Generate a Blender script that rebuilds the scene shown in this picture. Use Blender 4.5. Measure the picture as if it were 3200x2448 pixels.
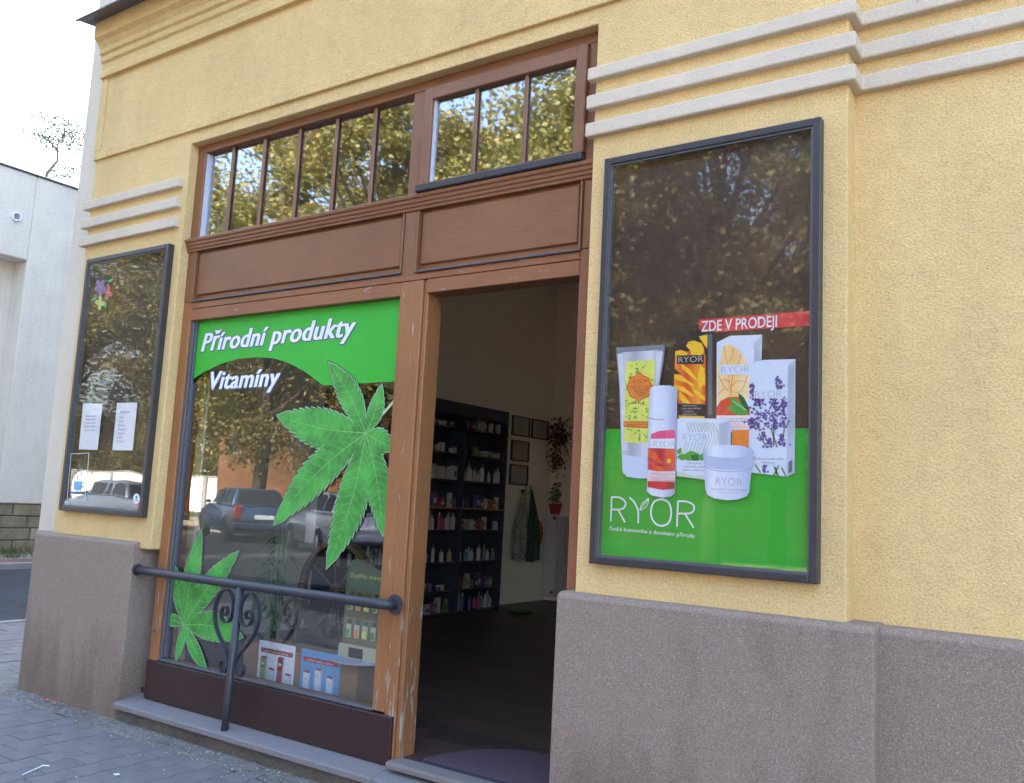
import bpy, bmesh, math, random
import numpy as np
from mathutils import Vector, Matrix, Euler
R_ = math.radians
random.seed(7); rng = np.random.default_rng(7)
sc = bpy.context.scene
C = sc.collection
for o in list(bpy.data.objects): bpy.data.objects.remove(o)

# ------------------------------------------------------------------ camera
CAM_LOC = Vector((0.11230259, -3.74419284, 1.6))
CAM_ROT = Euler((R_(97.14602135), R_(-2.90118316), R_(33.98605747)), 'XYZ')
FPX = 2762.79
cam = bpy.data.objects.new('camera', bpy.data.cameras.new('camera')); C.objects.link(cam)
cam.location = CAM_LOC; cam.rotation_euler = CAM_ROT
cam.data.sensor_width = 36; cam.data.lens = FPX / 3200 * 36
cam.data.clip_start = 0.05; cam.data.clip_end = 1000
sc.camera = cam
# ------------------------------------------------------------------ world, sun
SUN_EL, SUN_AZ = 38.0, -4.0        # azimuth from +Y, negative towards -X
w = bpy.data.worlds.new('World'); sc.world = w; w.use_nodes = True
nt = w.node_tree; nt.nodes.clear()
sky = nt.nodes.new('ShaderNodeTexSky'); sky.sky_type = 'NISHITA'; sky.sun_disc = False
sky.sun_elevation = R_(SUN_EL); sky.sun_rotation = R_(SUN_AZ)
sky.dust_density = 5.0; sky.air_density = 1.0; sky.ozone_density = 1.0
bg = nt.nodes.new('ShaderNodeBackground'); bg.inputs[1].default_value = 0.15
ow = nt.nodes.new('ShaderNodeOutputWorld')
nt.links.new(sky.outputs[0], bg.inputs[0]); nt.links.new(bg.outputs[0], ow.inputs[0])
sun = bpy.data.objects.new('sun', bpy.data.lights.new('sun', 'SUN')); C.objects.link(sun)
sun.data.energy = 2.6; sun.data.angle = R_(0.5); sun.data.color = (1, .93, .82)
sd = Vector((math.sin(R_(SUN_AZ)) * math.cos(R_(SUN_EL)), math.cos(R_(SUN_AZ)) * math.cos(R_(SUN_EL)), math.sin(R_(SUN_EL))))
sun.rotation_euler = sd.to_track_quat('Z', 'Y').to_euler(); sun.location = (0, 0, 30)
sc.view_settings.view_transform = 'Standard'; sc.view_settings.look = 'None'
sc.view_settings.gamma = 1; sc.view_settings.exposure = 3.33
sc.render.engine = 'CYCLES'
sc.cycles.max_bounces = 9; sc.cycles.transparent_max_bounces = 12; sc.cycles.diffuse_bounces = 5

# ------------------------------------------------------------------ helpers
RM = CAM_ROT.to_matrix()
def on_y(u, v, y):          # photograph point -> point of the facade-parallel plane at depth y
    d = RM @ Vector(((u - 1600) / FPX, -(v - 1224) / FPX, -1)); t = (y - CAM_LOC.y) / d.y
    return CAM_LOC + d * t
def on_x(u, v, x):
    d = RM @ Vector(((u - 1600) / FPX, -(v - 1224) / FPX, -1)); t = (x - CAM_LOC.x) / d.x
    return CAM_LOC + d * t
def lin(c):
    c = c / 255.0
    return c / 12.92 if c <= .04045 else ((c + .055) / 1.055) ** 2.4
def S(r, g, b): return (lin(r), lin(g), lin(b), 1)

def tag(o, label=None, cat=None, group=None, kind=None):
    if label: o['label'] = label
    if cat: o['category'] = cat
    if group: o['group'] = group
    if kind: o['kind'] = kind
    return o
def thing(name, loc, label, cat, group=None):
    o = bpy.data.objects.new(name, None); C.objects.link(o); o.location = loc; o.empty_display_size = .1
    return tag(o, label, cat, group)
WL = {}
def wloc(o):
    l = Vector(o.location)
    while o.parent: o = o.parent; l += Vector(o.location)
    return l
class MB:
    def __init__(s): s.v = []; s.f = []
    def add(s, vs, fs):
        n = len(s.v); s.v += [tuple(q) for q in vs]; s.f += [tuple(i + n for i in q) for q in fs]; return s
    def box(s, x0, x1, y0, y1, z0, z1):
        return s.add([(x0,y0,z0),(x1,y0,z0),(x1,y1,z0),(x0,y1,z0),(x0,y0,z1),(x1,y0,z1),(x1,y1,z1),(x0,y1,z1)],
                     [(0,3,2,1),(4,5,6,7),(0,1,5,4),(1,2,6,5),(2,3,7,6),(3,0,4,7)])
    def prism_x(s, prof, x0, x1):          # profile of (y,z), extruded along x
        n = len(prof)
        vs = [(x0, y, z) for y, z in prof] + [(x1, y, z) for y, z in prof]
        fs = [tuple(range(n)), tuple(range(2 * n - 1, n - 1, -1))] + [(i, i + n, (i + 1) % n + n, (i + 1) % n) for i in range(n)]
        return s.add(vs, fs)
    def prism_y(s, pts, y0, y1):           # polygon of (x,z), extruded along y
        n = len(pts)
        vs = [(x, y0, z) for x, z in pts] + [(x, y1, z) for x, z in pts]
        fs = [tuple(range(n)), tuple(range(2 * n - 1, n - 1, -1))] + [(i, i + n, (i + 1) % n + n, (i + 1) % n) for i in range(n)]
        return s.add(vs, fs)
    def prism_z(s, pts, z0, z1):
        n = len(pts)
        vs = [(x, y, z0) for x, y in pts] + [(x, y, z1) for x, y in pts]
        fs = [tuple(range(n - 1, -1, -1)), tuple(range(n, 2 * n))] + [(i, (i + 1) % n, (i + 1) % n + n, i + n) for i in range(n)]
        return s.add(vs, fs)
    def poly_y(s, pts, y): return s.add([(x, y, z) for x, z in pts], [tuple(range(len(pts)))])
    def tube(s, pts, r, n=12, caps=True):
        pts = [Vector(p) for p in pts]; m = len(pts); rr = r if isinstance(r, (list, tuple)) else [r] * m
        up = None; vs = []
        for i, p in enumerate(pts):
            t = (pts[min(i + 1, m - 1)] - pts[max(i - 1, 0)]).normalized()
            if up is None: up = t.orthogonal().normalized()
            up = (up - t * up.dot(t)).normalized(); b = t.cross(up)
            for k in range(n):
                a = 2 * math.pi * k / n; vs.append(p + (up * math.cos(a) + b * math.sin(a)) * rr[i])
        fs = [(i * n + k, i * n + (k + 1) % n, (i + 1) * n + (k + 1) % n, (i + 1) * n + k) for i in range(m - 1) for k in range(n)]
        if caps: fs += [tuple(range(n - 1, -1, -1)), tuple(range((m - 1) * n, m * n))]
        return s.add(vs, fs)
    def lathe(s, prof, c=(0, 0, 0), n=14, axis='z'):
        vs = []; m = len(prof)
        for r, h in prof:
            for k in range(n):
                a = 2 * math.pi * k / n; x, y = r * math.cos(a), r * math.sin(a)
                vs.append((c[0] + x, c[1] + y, c[2] + h) if axis == 'z' else ((c[0] + h, c[1] + x, c[2] + y) if axis == 'x' else (c[0] + x, c[1] + h, c[2] + y)))
        fs = [(i * n + k, i * n + (k + 1) % n, (i + 1) * n + (k + 1) % n, (i + 1) * n + k) for i in range(m - 1) for k in range(n)]
        fs += [tuple(range(n - 1, -1, -1)), tuple(range((m - 1) * n, m * n))]
        return s.add(vs, fs)
    def ribbon(s, pts, y0, y1, t):         # flat iron bar following (x,z) points, y0..y1 wide, t thick
        n = len(pts); vs = []
        for i, (x, z) in enumerate(pts):
            a = pts[max(i - 1, 0)]; b = pts[min(i + 1, n - 1)]
            dx, dz = b[0] - a[0], b[1] - a[1]; l = math.hypot(dx, dz) or 1; nx, nz = -dz / l * t / 2, dx / l * t / 2
            vs += [(x + nx, y0, z + nz), (x - nx, y0, z - nz), (x - nx, y1, z - nz), (x + nx, y1, z + nz)]
        fs = [(i * 4 + k, i * 4 + (k + 1) % 4, i * 4 + 4 + (k + 1) % 4, i * 4 + 4 + k) for i in range(n - 1) for k in range(4)]
        fs += [(3, 2, 1, 0), tuple((n - 1) * 4 + k for k in range(4))]
        return s.add(vs, fs)
    def build(s, name, mat, parent=None, bevel=0, smooth=False, seg=1, fix=True, local=False):
        me = bpy.data.meshes.new(name)
        V = np.array(s.v, dtype=float)
        if parent is not None: off = np.array(wloc(parent)) if not local else np.zeros(3)
        elif local: off = np.zeros(3)
        else: off = np.array([(V[:, 0].min() + V[:, 0].max()) / 2, (V[:, 1].min() + V[:, 1].max()) / 2, V[:, 2].min()])
        me.from_pydata((V - off).tolist(), [], s.f)
        if fix or bevel:
            bm = bmesh.new(); bm.from_mesh(me)
            if fix: bmesh.ops.recalc_face_normals(bm, faces=bm.faces)
            if bevel:
                ed = [e for e in bm.edges if len(e.link_faces) == 2 and e.calc_face_angle(0) > .5]
                bmesh.ops.bevel(bm, geom=ed, offset=bevel, segments=seg, profile=.5, affect='EDGES', clamp_overlap=True)
            bm.to_mesh(me); bm.free()
        if smooth: me.shade_smooth()
        me.materials.append(mat)
        o = bpy.data.objects.new(name, me); C.objects.link(o)
        if parent is not None: o.parent = parent
        else: o.location = off
        return o
def copy_tree(o, parent=None):
    c = o.copy(); C.objects.link(c); c.parent = parent
    for ch in list(o.children): copy_tree(ch, c)
    return c

# ------------------------------------------------------------------ materials
def mat(name):
    m = bpy.data.materials.new(name); m.use_nodes = True
    return m, m.node_tree, m.node_tree.nodes['Principled BSDF']
def N(nt, t, **k):
    n = nt.nodes.new(t)
    for a, b in k.items(): setattr(n, a, b)
    return n
def mixc(nt, fac, a, b, mode='MIX'):
    n = N(nt, 'ShaderNodeMix', data_type='RGBA', blend_type=mode)
    for i, q in ((0, fac), (6, a), (7, b)):
        if hasattr(q, 'links'): nt.links.new(q, n.inputs[i])
        else: n.inputs[i].default_value = q
    return n.outputs[2]
def noise(nt, scale, detail=4, rough=.55, stretch=None, coord='Object'):
    tc = N(nt, 'ShaderNodeTexCoord'); n = N(nt, 'ShaderNodeTexNoise')
    n.inputs['Scale'].default_value = scale; n.inputs['Detail'].default_value = detail; n.inputs['Roughness'].default_value = rough
    if stretch:
        mp = N(nt, 'ShaderNodeMapping'); mp.inputs['Scale'].default_value = stretch
        nt.links.new(tc.outputs[coord], mp.inputs[0]); nt.links.new(mp.outputs[0], n.inputs[0])
    else: nt.links.new(tc.outputs[coord], n.inputs[0])
    return n.outputs[0]
def ramp(nt, src, stops):
    r = N(nt, 'ShaderNodeValToRGB'); nt.links.new(src, r.inputs[0])
    while len(r.color_ramp.elements) < len(stops): r.color_ramp.elements.new(.5)
    for e, (p, c) in zip(r.color_ramp.elements, stops):
        e.position = p; e.color = c if len(c) == 4 else (*c, 1)
    return r.outputs[0]
def bump(nt, p, h, strength, dist=.01):
    b = N(nt, 'ShaderNodeBump'); b.inputs['Strength'].default_value = strength; b.inputs['Distance'].default_value = dist
    nt.links.new(h, b.inputs['Height']); nt.links.new(b.outputs[0], p.inputs['Normal']); return b
def g(v): return (v, v, v, 1)
def plain(name, col, rough=.6, spec=.5, var=.06, scale=30, metal=0, bmp=0, coat=0):
    m, t, p = mat(name)
    n = noise(t, scale)
    c = mixc(t, 1.0, col, ramp(t, n, [(.3, g(1 - var)), (.7, g(1 + var))]), 'MULTIPLY')
    t.links.new(c, p.inputs['Base Color'])
    p.inputs['Roughness'].default_value = rough; p.inputs['Metallic'].default_value = metal
    p.inputs['Specular IOR Level'].default_value = spec
    if coat: p.inputs['Coat Weight'].default_value = coat; p.inputs['Coat Roughness'].default_value = .05
    if bmp: bump(t, p, n, bmp, .004)
    return m
def stucco(name, col, fine=150, bstr=.8, var=.1, dirt=.1, spec=.2, d=.006):
    m, t, p = mat(name)
    f = noise(t, fine, 3, .7); mid = noise(t, 14, 5, .6); big = noise(t, 1.3, 5, .6)
    streak = noise(t, 3.5, 5, .6, (1, 1, .12))
    c = mixc(t, 1.0, col, ramp(t, f, [(.34, g(1 - var * 2)), (.5, g(1)), (.66, g(1 + var))]), 'MULTIPLY')
    c = mixc(t, 1.0, c, ramp(t, mid, [(.3, g(1 - var * .45)), (.7, g(1 + var * .3))]), 'MULTIPLY')
    c = mixc(t, 1.0, c, ramp(t, big, [(.35, g(1 - dirt)), (.65, g(1.03))]), 'MULTIPLY')
    c = mixc(t, 1.0, c, ramp(t, streak, [(.36, g(1 - dirt * .8)), (.55, g(1))]), 'MULTIPLY')
    cr = noise(t, 1.7, 7, .55); cm = noise(t, .9, 2, .5)
    ab = N(t, 'ShaderNodeMath', operation='SUBTRACT'); ab.inputs[1].default_value = .5; t.links.new(cr, ab.inputs[0])
    a2 = N(t, 'ShaderNodeMath', operation='ABSOLUTE'); t.links.new(ab.outputs[0], a2.inputs[0])
    line = ramp(t, a2.outputs[0], [(0, g(0)), (.0016, g(1))]); msk = ramp(t, cm, [(.56, g(0)), (.60, g(1))])
    lm = mixc(t, msk, g(1), line)
    c = mixc(t, 1.0, c, mixc(t, .16 * min(1, dirt * 14), g(1), lm), 'MULTIPLY')
    sp = ramp(t, noise(t, 38, 2, .5), [(.24, g(.80)), (.29, g(1))]); c = mixc(t, 1.0, c, sp, 'MULTIPLY')
    t.links.new(c, p.inputs['Base Color']); p.inputs['Roughness'].default_value = .92; p.inputs['Specular IOR Level'].default_value = spec
    a = N(t, 'ShaderNodeMath', operation='ADD'); t.links.new(f, a.inputs[0])
    s2 = N(t, 'ShaderNodeMath', operation='MULTIPLY'); s2.inputs[1].default_value = 1.2; t.links.new(mid, s2.inputs[0]); t.links.new(s2.outputs[0], a.inputs[1])
    bump(t, p, a.outputs[0], bstr, d)
    return m
M = {}
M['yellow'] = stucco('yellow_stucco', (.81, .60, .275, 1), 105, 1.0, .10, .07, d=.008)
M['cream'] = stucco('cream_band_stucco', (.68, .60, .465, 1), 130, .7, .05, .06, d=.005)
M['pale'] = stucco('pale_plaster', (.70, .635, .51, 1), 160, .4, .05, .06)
M['pale_far'] = stucco('pale_grey_plaster', (.76, .71, .62, 1), 20, .3, .04, .07)
M['concrete'] = stucco('rough_concrete', (.16, .145, .12, 1), 70, 1.3, .15, .25, d=.012)
M['gravel'] = stucco('dirt_and_gravel', (.22, .21, .19, 1), 45, 1.2, .2, .2, d=.01)
def plinth_mat():
    m, t, p = mat('granite_chip_render')
    tc = N(t, 'ShaderNodeTexCoord'); vo = N(t, 'ShaderNodeTexVoronoi'); vo.inputs['Scale'].default_value = 210
    t.links.new(tc.outputs['Object'], vo.inputs[0])
    chips = ramp(t, vo.outputs['Color'], [(.1, (.25, .192, .150, 1)), (.45, (.31, .244, .193, 1)), (.75, (.355, .282, .226, 1)), (.97, (.49, .41, .34, 1))])
    f = noise(t, 260, 3, .7)
    c = mixc(t, 1., chips, ramp(t, f, [(.3, g(.84)), (.7, g(1.13))]), 'MULTIPLY')
    st = noise(t, 2.4, 6, .62, (1, 1, .35))
    # damp and splash stains that gather in the lowest half metre
    sx = N(t, 'ShaderNodeSeparateXYZ'); geo = N(t, 'ShaderNodeNewGeometry'); t.links.new(geo.outputs['Position'], sx.inputs[0])
    mr = N(t, 'ShaderNodeMapRange'); mr.inputs[1].default_value = .05; mr.inputs[2].default_value = .75; mr.inputs[3].default_value = .16; mr.inputs[4].default_value = -.10
    t.links.new(sx.outputs['Z'], mr.inputs[0])
    ad = N(t, 'ShaderNodeMath', operation='SUBTRACT'); t.links.new(st, ad.inputs[0]); t.links.new(mr.outputs[0], ad.inputs[1])
    c = mixc(t, 1., c, ramp(t, ad.outputs[0], [(.26, (.66, .61, .57, 1)), (.52, g(1))]), 'MULTIPLY')
    t.links.new(c, p.inputs['Base Color']); p.inputs['Roughness'].default_value = .85; p.inputs['Specular IOR Level'].default_value = .3
    bump(t, p, f, .9, .006)
    return m
M['plinth'] = plinth_mat()
def wood_mat(name, col, vert=True, wear=0.0, zlo=.2, zhi=1.6, base_wear=.0, rough=.42, seed=0):
    m, t, p = mat(name)
    st = (9, 9, .5) if vert else (.5, 9, 9)
    gr = noise(t, 9, 6, .65, st); big = noise(t, 2.2, 4, .6)
    c = mixc(t, 1., col, ramp(t, gr, [(.3, g(.87)), (.5, g(1)), (.72, g(1.08))]), 'MULTIPLY')
    c = mixc(t, 1., c, ramp(t, big, [(.3, g(.86)), (.7, g(1.1))]), 'MULTIPLY')
    rv = rough
    if wear:
        st2 = (11, 11, 2.0) if vert else (2.2, 11, 11)
        fl = noise(t, 3.0 + seed, 9, .68, st2)
        sx = N(t, 'ShaderNodeSeparateXYZ'); geo = N(t, 'ShaderNodeNewGeometry'); t.links.new(geo.outputs['Position'], sx.inputs[0])
        mr = N(t, 'ShaderNodeMapRange'); mr.inputs[1].default_value = zlo; mr.inputs[2].default_value = zhi; mr.inputs[3].default_value = wear; mr.inputs[4].default_value = base_wear
        t.links.new(sx.outputs['Z'], mr.inputs[0])
        ad = N(t, 'ShaderNodeMath', operation='ADD'); t.links.new(fl, ad.inputs[0]); t.links.new(mr.outputs[0], ad.inputs[1])
        mask = ramp(t, ad.outputs[0], [(.655, g(0)), (.68, g(1))])
        bare = mixc(t, 1., (.40, .34, .27, 1), ramp(t, gr, [(.3, g(.7)), (.7, g(1.2))]), 'MULTIPLY')
        c = mixc(t, mask, c, bare)
        h = mixc(t, mask, g(1), g(0)); a2 = mixc(t, .25, h, gr)
        bump(t, p, a2, .6, .003)
    else: bump(t, p, gr, .25, .002)
    t.links.new(c, p.inputs['Base Color']); p.inputs['Roughness'].default_value = rv
    return m
M['wood_up_h'] = wood_mat('red_brown_painted_wood', (.23, .10, .043, 1), False)
M['wood_up_v'] = wood_mat('red_brown_painted_post', (.23, .103, .045, 1), True)
M['wood_lo_v'] = wood_mat('orange_brown_peeling_post', (.31, .135, .052, 1), True, .115, .3, 1.4, .012)
M['wood_lo_h'] = wood_mat('orange_brown_rail', (.28, .115, .05, 1), False, .02, 2.4, 3, .03)
M['wood_jamb'] = wood_mat('brown_door_jamb', (.25, .10, .05, 1), True, .03, .2, 2, .0)
M['kick'] = wood_mat('dark_brown_kick_board', (.036, .015, .015, 1), False, rough=.5)
M['greywood'] = wood_mat('bare_grey_wood', (.19, .175, .16, 1), False, rough=.8)
M['frame_grey'] = plain('dark_grey_powder_coat', (.044, .042, .044, 1), .38, var=.12, scale=12)
M['bead'] = plain('grey_glazing_bead', (.10, .105, .12, 1), .4)
M['white_bead'] = plain('pale_spacer_strip', (.55, .6, .68, 1), .4)
M['iron'] = plain('painted_iron', (.040, .043, .055, 1), .42, var=.25, scale=60, bmp=.25)
M['zinc'] = plain('zinc_flashing', (.16, .16, .18, 1), .45, metal=.3)
M['slab'] = plain('grey_stone_slab', (.19, .182, .185, 1), .7, var=.12, scale=90, bmp=.3)
M['sandstone'] = stucco('sandstone_blocks', (.34, .27, .18, 1), 30, .8, .12, .2)
M['mortar'] = plain('mortar', (.25, .22, .18, 1), .9)
M['asphalt'] = stucco('asphalt', (.055, .06, .07, 1), 60, .8, .15, .2)
M['kerb'] = stucco('kerb_stone', (.30, .29, .28, 1), 60, .5, .1, .1)
M['red_paving'] = stucco('red_paving', (.22, .13, .11, 1), 60, .5, .1, .1)
M['joint'] = plain('sand_joint', (.045, .045, .045, 1), .95)
M['soil'] = plain('ground_soil', (.16, .14, .11, 1), .95)
M['dark'] = plain('dark_backing', (.035, .026, .02, 1), .6, var=.2, scale=5)
M['dark_brown'] = plain('brown_backing_panel', (.065, .038, .024, 1), .5, var=.12, scale=4)
def glass(name, r0, tint=(1, 1, 1, 1), bstr=0, bscale=3, rough=0.0, st=None):
    m = bpy.data.materials.new(name); m.use_nodes = True; t = m.node_tree; t.nodes.clear()
    o = N(t, 'ShaderNodeOutputMaterial'); mx = N(t, 'ShaderNodeMixShader'); tr = N(t, 'ShaderNodeBsdfTransparent'); gl = N(t, 'ShaderNodeBsdfGlossy')
    tr.inputs[0].default_value = tint; gl.inputs['Roughness'].default_value = rough; gl.inputs[0].default_value = (.97, .98, 1, 1)
    lw = N(t, 'ShaderNodeLayerWeight'); lw.inputs[0].default_value = .5
    pw = N(t, 'ShaderNodeMath', operation='POWER'); pw.inputs[1].default_value = 5; t.links.new(lw.outputs['Facing'], pw.inputs[0])
    mr = N(t, 'ShaderNodeMapRange'); mr.inputs[3].default_value = r0; mr.inputs[4].default_value = 1; t.links.new(pw.outputs[0], mr.inputs[0])
    t.links.new(mr.outputs[0], mx.inputs[0]); t.links.new(tr.outputs[0], mx.inputs[1]); t.links.new(gl.outputs[0], mx.inputs[2]); t.links.new(mx.outputs[0], o.inputs[0])
    if bstr:
        n = noise(t, bscale, 2, .5, st); b = N(t, 'ShaderNodeBump'); b.inputs['Strength'].default_value = bstr; b.inputs['Distance'].default_value = .02
        t.links.new(n, b.inputs['Height']); t.links.new(b.outputs[0], gl.inputs['Normal'])
    return m
M['glass'] = glass('shop_window_glass', .085, (.97, .98, .98, 1), .012, 2.0)
M['glass_up'] = glass('transom_glass', .22, (.95, .97, 1, 1), .02, 2.5, .02)
M['glass_case'] = glass('case_glass', .052, (.97, .97, .97, 1), .01, 2, .02)
M['glass_warp'] = glass('warped_case_glass', .050, (.98, .98, .98, 1), .10, 1.6, .015)
M['case_clear'] = glass('clear_glass', .05)
PR = {}
def ink(name, col, rough=.45, var=.04, scale=12):
    if name not in PR: PR[name] = plain('print_' + name, col, rough, var=var, scale=scale)
    return PR[name]
ink('green', S(52, 176, 52), var=.07, scale=2.5); ink('leaf', S(70, 156, 66), var=.42, scale=8); ink('leafdark', S(72, 150, 74), var=.14, scale=28)
ink('vein', S(128, 198, 112)); ink('white', S(232, 238, 244)); ink('edge', S(172, 198, 172)); ink('shadow', S(70, 90, 110)); ink('red', S(214, 60, 72))
ink('grey', S(165, 176, 184)); ink('blackbrown', S(58, 50, 46)); ink('stem', S(178, 214, 160)); ink('darkedge', S(22, 28, 34))

# ------------------------------------------------------------------ lettering
def text(body, p0, p1, y, z0, cap, mtl, parent, name='lettering', bold=0, shear=0, offset=0, outline=None, vert=False, tilt=0, spacing=1.0, dy=0):
    """letters set on the plane at depth y: x from p0 to p1, baseline z0, capital height cap"""
    def mk(off, yy, m):
        cu = bpy.data.curves.new('lettering', 'FONT'); cu.body = body; cu.shear = shear; cu.offset = off; cu.size = 1; cu.space_character = spacing; cu.resolution_u = 3
        o = bpy.data.objects.new('tmp', cu); C.objects.link(o)
        dg = bpy.context.evaluated_depsgraph_get(); me = bpy.data.meshes.new_from_object(o.evaluated_get(dg))
        bpy.data.objects.remove(o); bpy.data.curves.remove(cu)
        n = len(me.vertices); co = np.zeros(n * 3); me.vertices.foreach_get('co', co); co = co.reshape(-1, 3)
        return me, co, m, yy
    me, co, m, yy = mk(offset, y, mtl)
    x0, x1 = co[:, 0].min(), co[:, 0].max(); sx = (p1 - p0) / (x1 - x0); sz = cap / .70
    root = None; out = []
    for (me, co, m, yy) in ([(me, co, m, y)] + ([mk(offset + outline[0], y + .0008, outline[1])] if outline else [])):
        X = p0 + (co[:, 0] - x0) * sx; Z = z0 + co[:, 1] * sz + (X - p0) * tilt
        if me is not None and outline and yy > y: X = X + dy; Z = Z - dy
        off = np.array(wloc(parent))
        if bold:
            mb = MB(); fs = [tuple(p.vertices) for p in me.polygons]; ext = bold * (1.9 if out else 1) * cap
            shifts = [(-1, 0), (0, 0), (1, 0)] if not out else [(a_, b_) for a_ in (-1, 0, 1) for b_ in (-.55, .55)]
            for q, (a_, b_) in enumerate(shifts): mb.add([(x + a_ * ext, yy + q * .00007, z + b_ * ext) for x, z in zip(X, Z)], fs)
            o = mb.build(name if not out else name + '_outline', m, parent, fix=False); bpy.data.meshes.remove(me); out.append(o); continue
        P = np.stack([X, np.full_like(X, yy), Z], 1) - off
        me.vertices.foreach_set('co', P.ravel()); me.update(); me.materials.clear(); me.materials.append(m)
        o = bpy.data.objects.new(name if not out else name + '_outline', me); C.objects.link(o); o.parent = parent; out.append(o)
    return out[0]
def T(body, u0, v0, u1, vcap, y, mtl, parent, **k):     # lettering measured off the photograph's wall plane
    a = on_y(u0, v0, y); b = on_y(u1, v0, y); c = on_y(u0, vcap, y)
    # ground the right end on the same height
    vv = v0
    for _ in range(4):
        b = on_y(u1, vv, y); vv += (b.z - a.z) * 500
    return text(body, a.x, b.x, y, a.z, c.z - a.z, mtl, parent, **k)
def TR(pts, y): return [(on_y(u, v, y).x, on_y(u, v, y).z) for u, v in pts]
def art(pts, y, mtl, parent, name='print_shape'):
    return MB().poly_y(TR(pts, y), y).build(name, mtl, parent, fix=False)
def strip(pts, wd, wd2, y):
    n = len(pts); L = []; Rr = []
    for i, (x, z) in enumerate(pts):
        a = pts[max(i - 1, 0)]; b = pts[min(i + 1, n - 1)]; dx, dz = b[0] - a[0], b[1] - a[1]; l = math.hypot(dx, dz) or 1
        ww = (wd + (wd2 - wd) * i / (n - 1)) / 2
        L.append((x - dz / l * ww, y, z + dx / l * ww)); Rr.append((x + dz / l * ww, y, z - dx / l * ww))
    return L + Rr, [(i, i + 1, n + i + 1, n + i) for i in range(n - 1)]
# ================================================================== SETTING
ground = MB().add([(-150, -150, -.16), (150, -150, -.16), (150, 150, -.16), (-150, 150, -.16)], [(0, 1, 2, 3)]).build('ground', M['soil']); tag(ground, kind='structure')
# pavement along the shop front
pav = MB().box(-10.1, 14, -4.6, .3, -.15, -.03).build('pavement', M['joint']); tag(pav, kind='structure')
side = MB().box(-10.1, -6.83, .3, 30, -.15, -.03).build('side_pavement', M['joint']); tag(side, kind='structure')
def paver_outline(L, W, ph):
    j = .0030; left = []; right = []
    def saw(q, kq):
        p = (q - kq) % 1.0
        if p < .06: return .5 - p / .06 * 1.5 if p < .06 else 0
        if p > .94: return .5 + (p - .94) / .06 * 0
        return -1 + (p - .06) / .88 * 1.5
    for q in np.linspace(0, 1, 18):
        y = -W / 2 + j + q * (W - 2 * j)
        left.append((-L / 2 + .011 * saw(q, .76) + j, y)); right.append((L / 2 + .011 * saw(q, .26) - j, y))
    return right + left[::-1]
def paver_mesh(L, W, ph, seed):
    m = MB(); o = paver_outline(L, W, ph); n = len(o); ins = [(x * .962, y * .972) for x, y in o]
    m.add([(x, y, -.03) for x, y in o] + [(x, y, -.006) for x, y in o] + [(x, y, 0) for x, y in ins],
          [(i, (i + 1) % n, n + (i + 1) % n, n + i) for i in range(n)] + [(n + i, n + (i + 1) % n, 2 * n + (i + 1) % n, 2 * n + i) for i in range(n)] + [tuple(range(2 * n, 3 * n))])
    me = bpy.data.meshes.new('paver'); me.from_pydata(m.v, [], m.f); return me
def paver_mat():
    m, t, p = mat('concrete_paver')
    f = noise(t, 170, 3, .7); big = noise(t, 5, 4, .6)
    oi = N(t, 'ShaderNodeObjectInfo')
    c = mixc(t, 1., (.175, .168, .170, 1), ramp(t, f, [(.3, g(.76)), (.7, g(1.2))]), 'MULTIPLY')
    c = mixc(t, 1., c, ramp(t, big, [(.3, g(.86)), (.7, g(1.1))]), 'MULTIPLY')
    c = mixc(t, 1., c, ramp(t, oi.outputs['Random'], [(0, (.95, .95, .96, 1)), (1, (1.06, 1.05, 1.04, 1))]), 'MULTIPLY')
    t.links.new(c, p.inputs['Base Color']); p.inputs['Roughness'].default_value = .85; bump(t, p, f, .8, .004); return m
M['paver'] = paver_mat()
PL, PW = .1745, .237
pms = [paver_mesh(PL, PW, 0, 0)] * 2
pms[0].materials.append(M['paver'])
def lay(x0, x1, y0, y1, parent, limit=300, xoff=0.0, test=None):
    off = wloc(parent); spots = []
    for ci in range(int((x1 - x0) / PL)):
        for ri in range(-1, int((y1 - y0) / PW) + 1):
            x = x0 + (ci + .5) * PL; y = y1 - (ri + .5 + (.5 if ci % 2 else 0)) * PW
            if y + PW / 2 > y1 + .001 + (.1 if ci % 2 else 0) or (test and not test(x, y)): continue
            spots.append(((x - CAM_LOC.x) ** 2 + (y - CAM_LOC.y) ** 2, x, y, ci % 2))
    spots.sort(); rest = MB()
    for i, (_, x, y, k) in enumerate(spots):
        if i < limit:
            o = bpy.data.objects.new('paver', pms[k]); C.objects.link(o); o.parent = parent
            o.location = Vector((x, y, random.uniform(-.003, .003))) - off; o.rotation_euler = (random.uniform(-.008, .008), random.uniform(-.008, .008), random.uniform(-.006, .006))
        else:
            m = pms[k]; rest.add([(v.co.x + x, v.co.y + y, v.co.z) for v in m.vertices], [tuple(p.vertices) for p in m.polygons])
    if rest.v:
        o = rest.build('paver_field', M['paver'], parent, fix=False); tag(o, kind='stuff')
def inview(P, mg=60):
    q = RM.transposed() @ (Vector(P) - CAM_LOC)
    if q.z > -.2: return False
    u, v = 1600 + FPX * q.x / -q.z, 1224 - FPX * q.y / -q.z
    return -mg < u < 3200 + mg and -mg < v < 2448 + mg
# rows nearest the photographer's view get their own stones
lay(-10.0, -3.0, -2.6, -.10, pav, 300, test=lambda x, y: inview((x, y, 0), 250))
lay(-10.0, 8, -4.5, -.10, pav, 0, test=lambda x, y: not inview((x, y, 0), 250))
lay(-10.0, -6.95, .12, 14, side, 240)
# narrow edging stones between the front paving and the side paving
for i in range(4):
    MB().box(-10.0 + i * .76, -10.0 + i * .76 + .75, -.035, .115, -.1, .012).build('edging_stone', M['slab'], side, bevel=.006)
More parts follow.
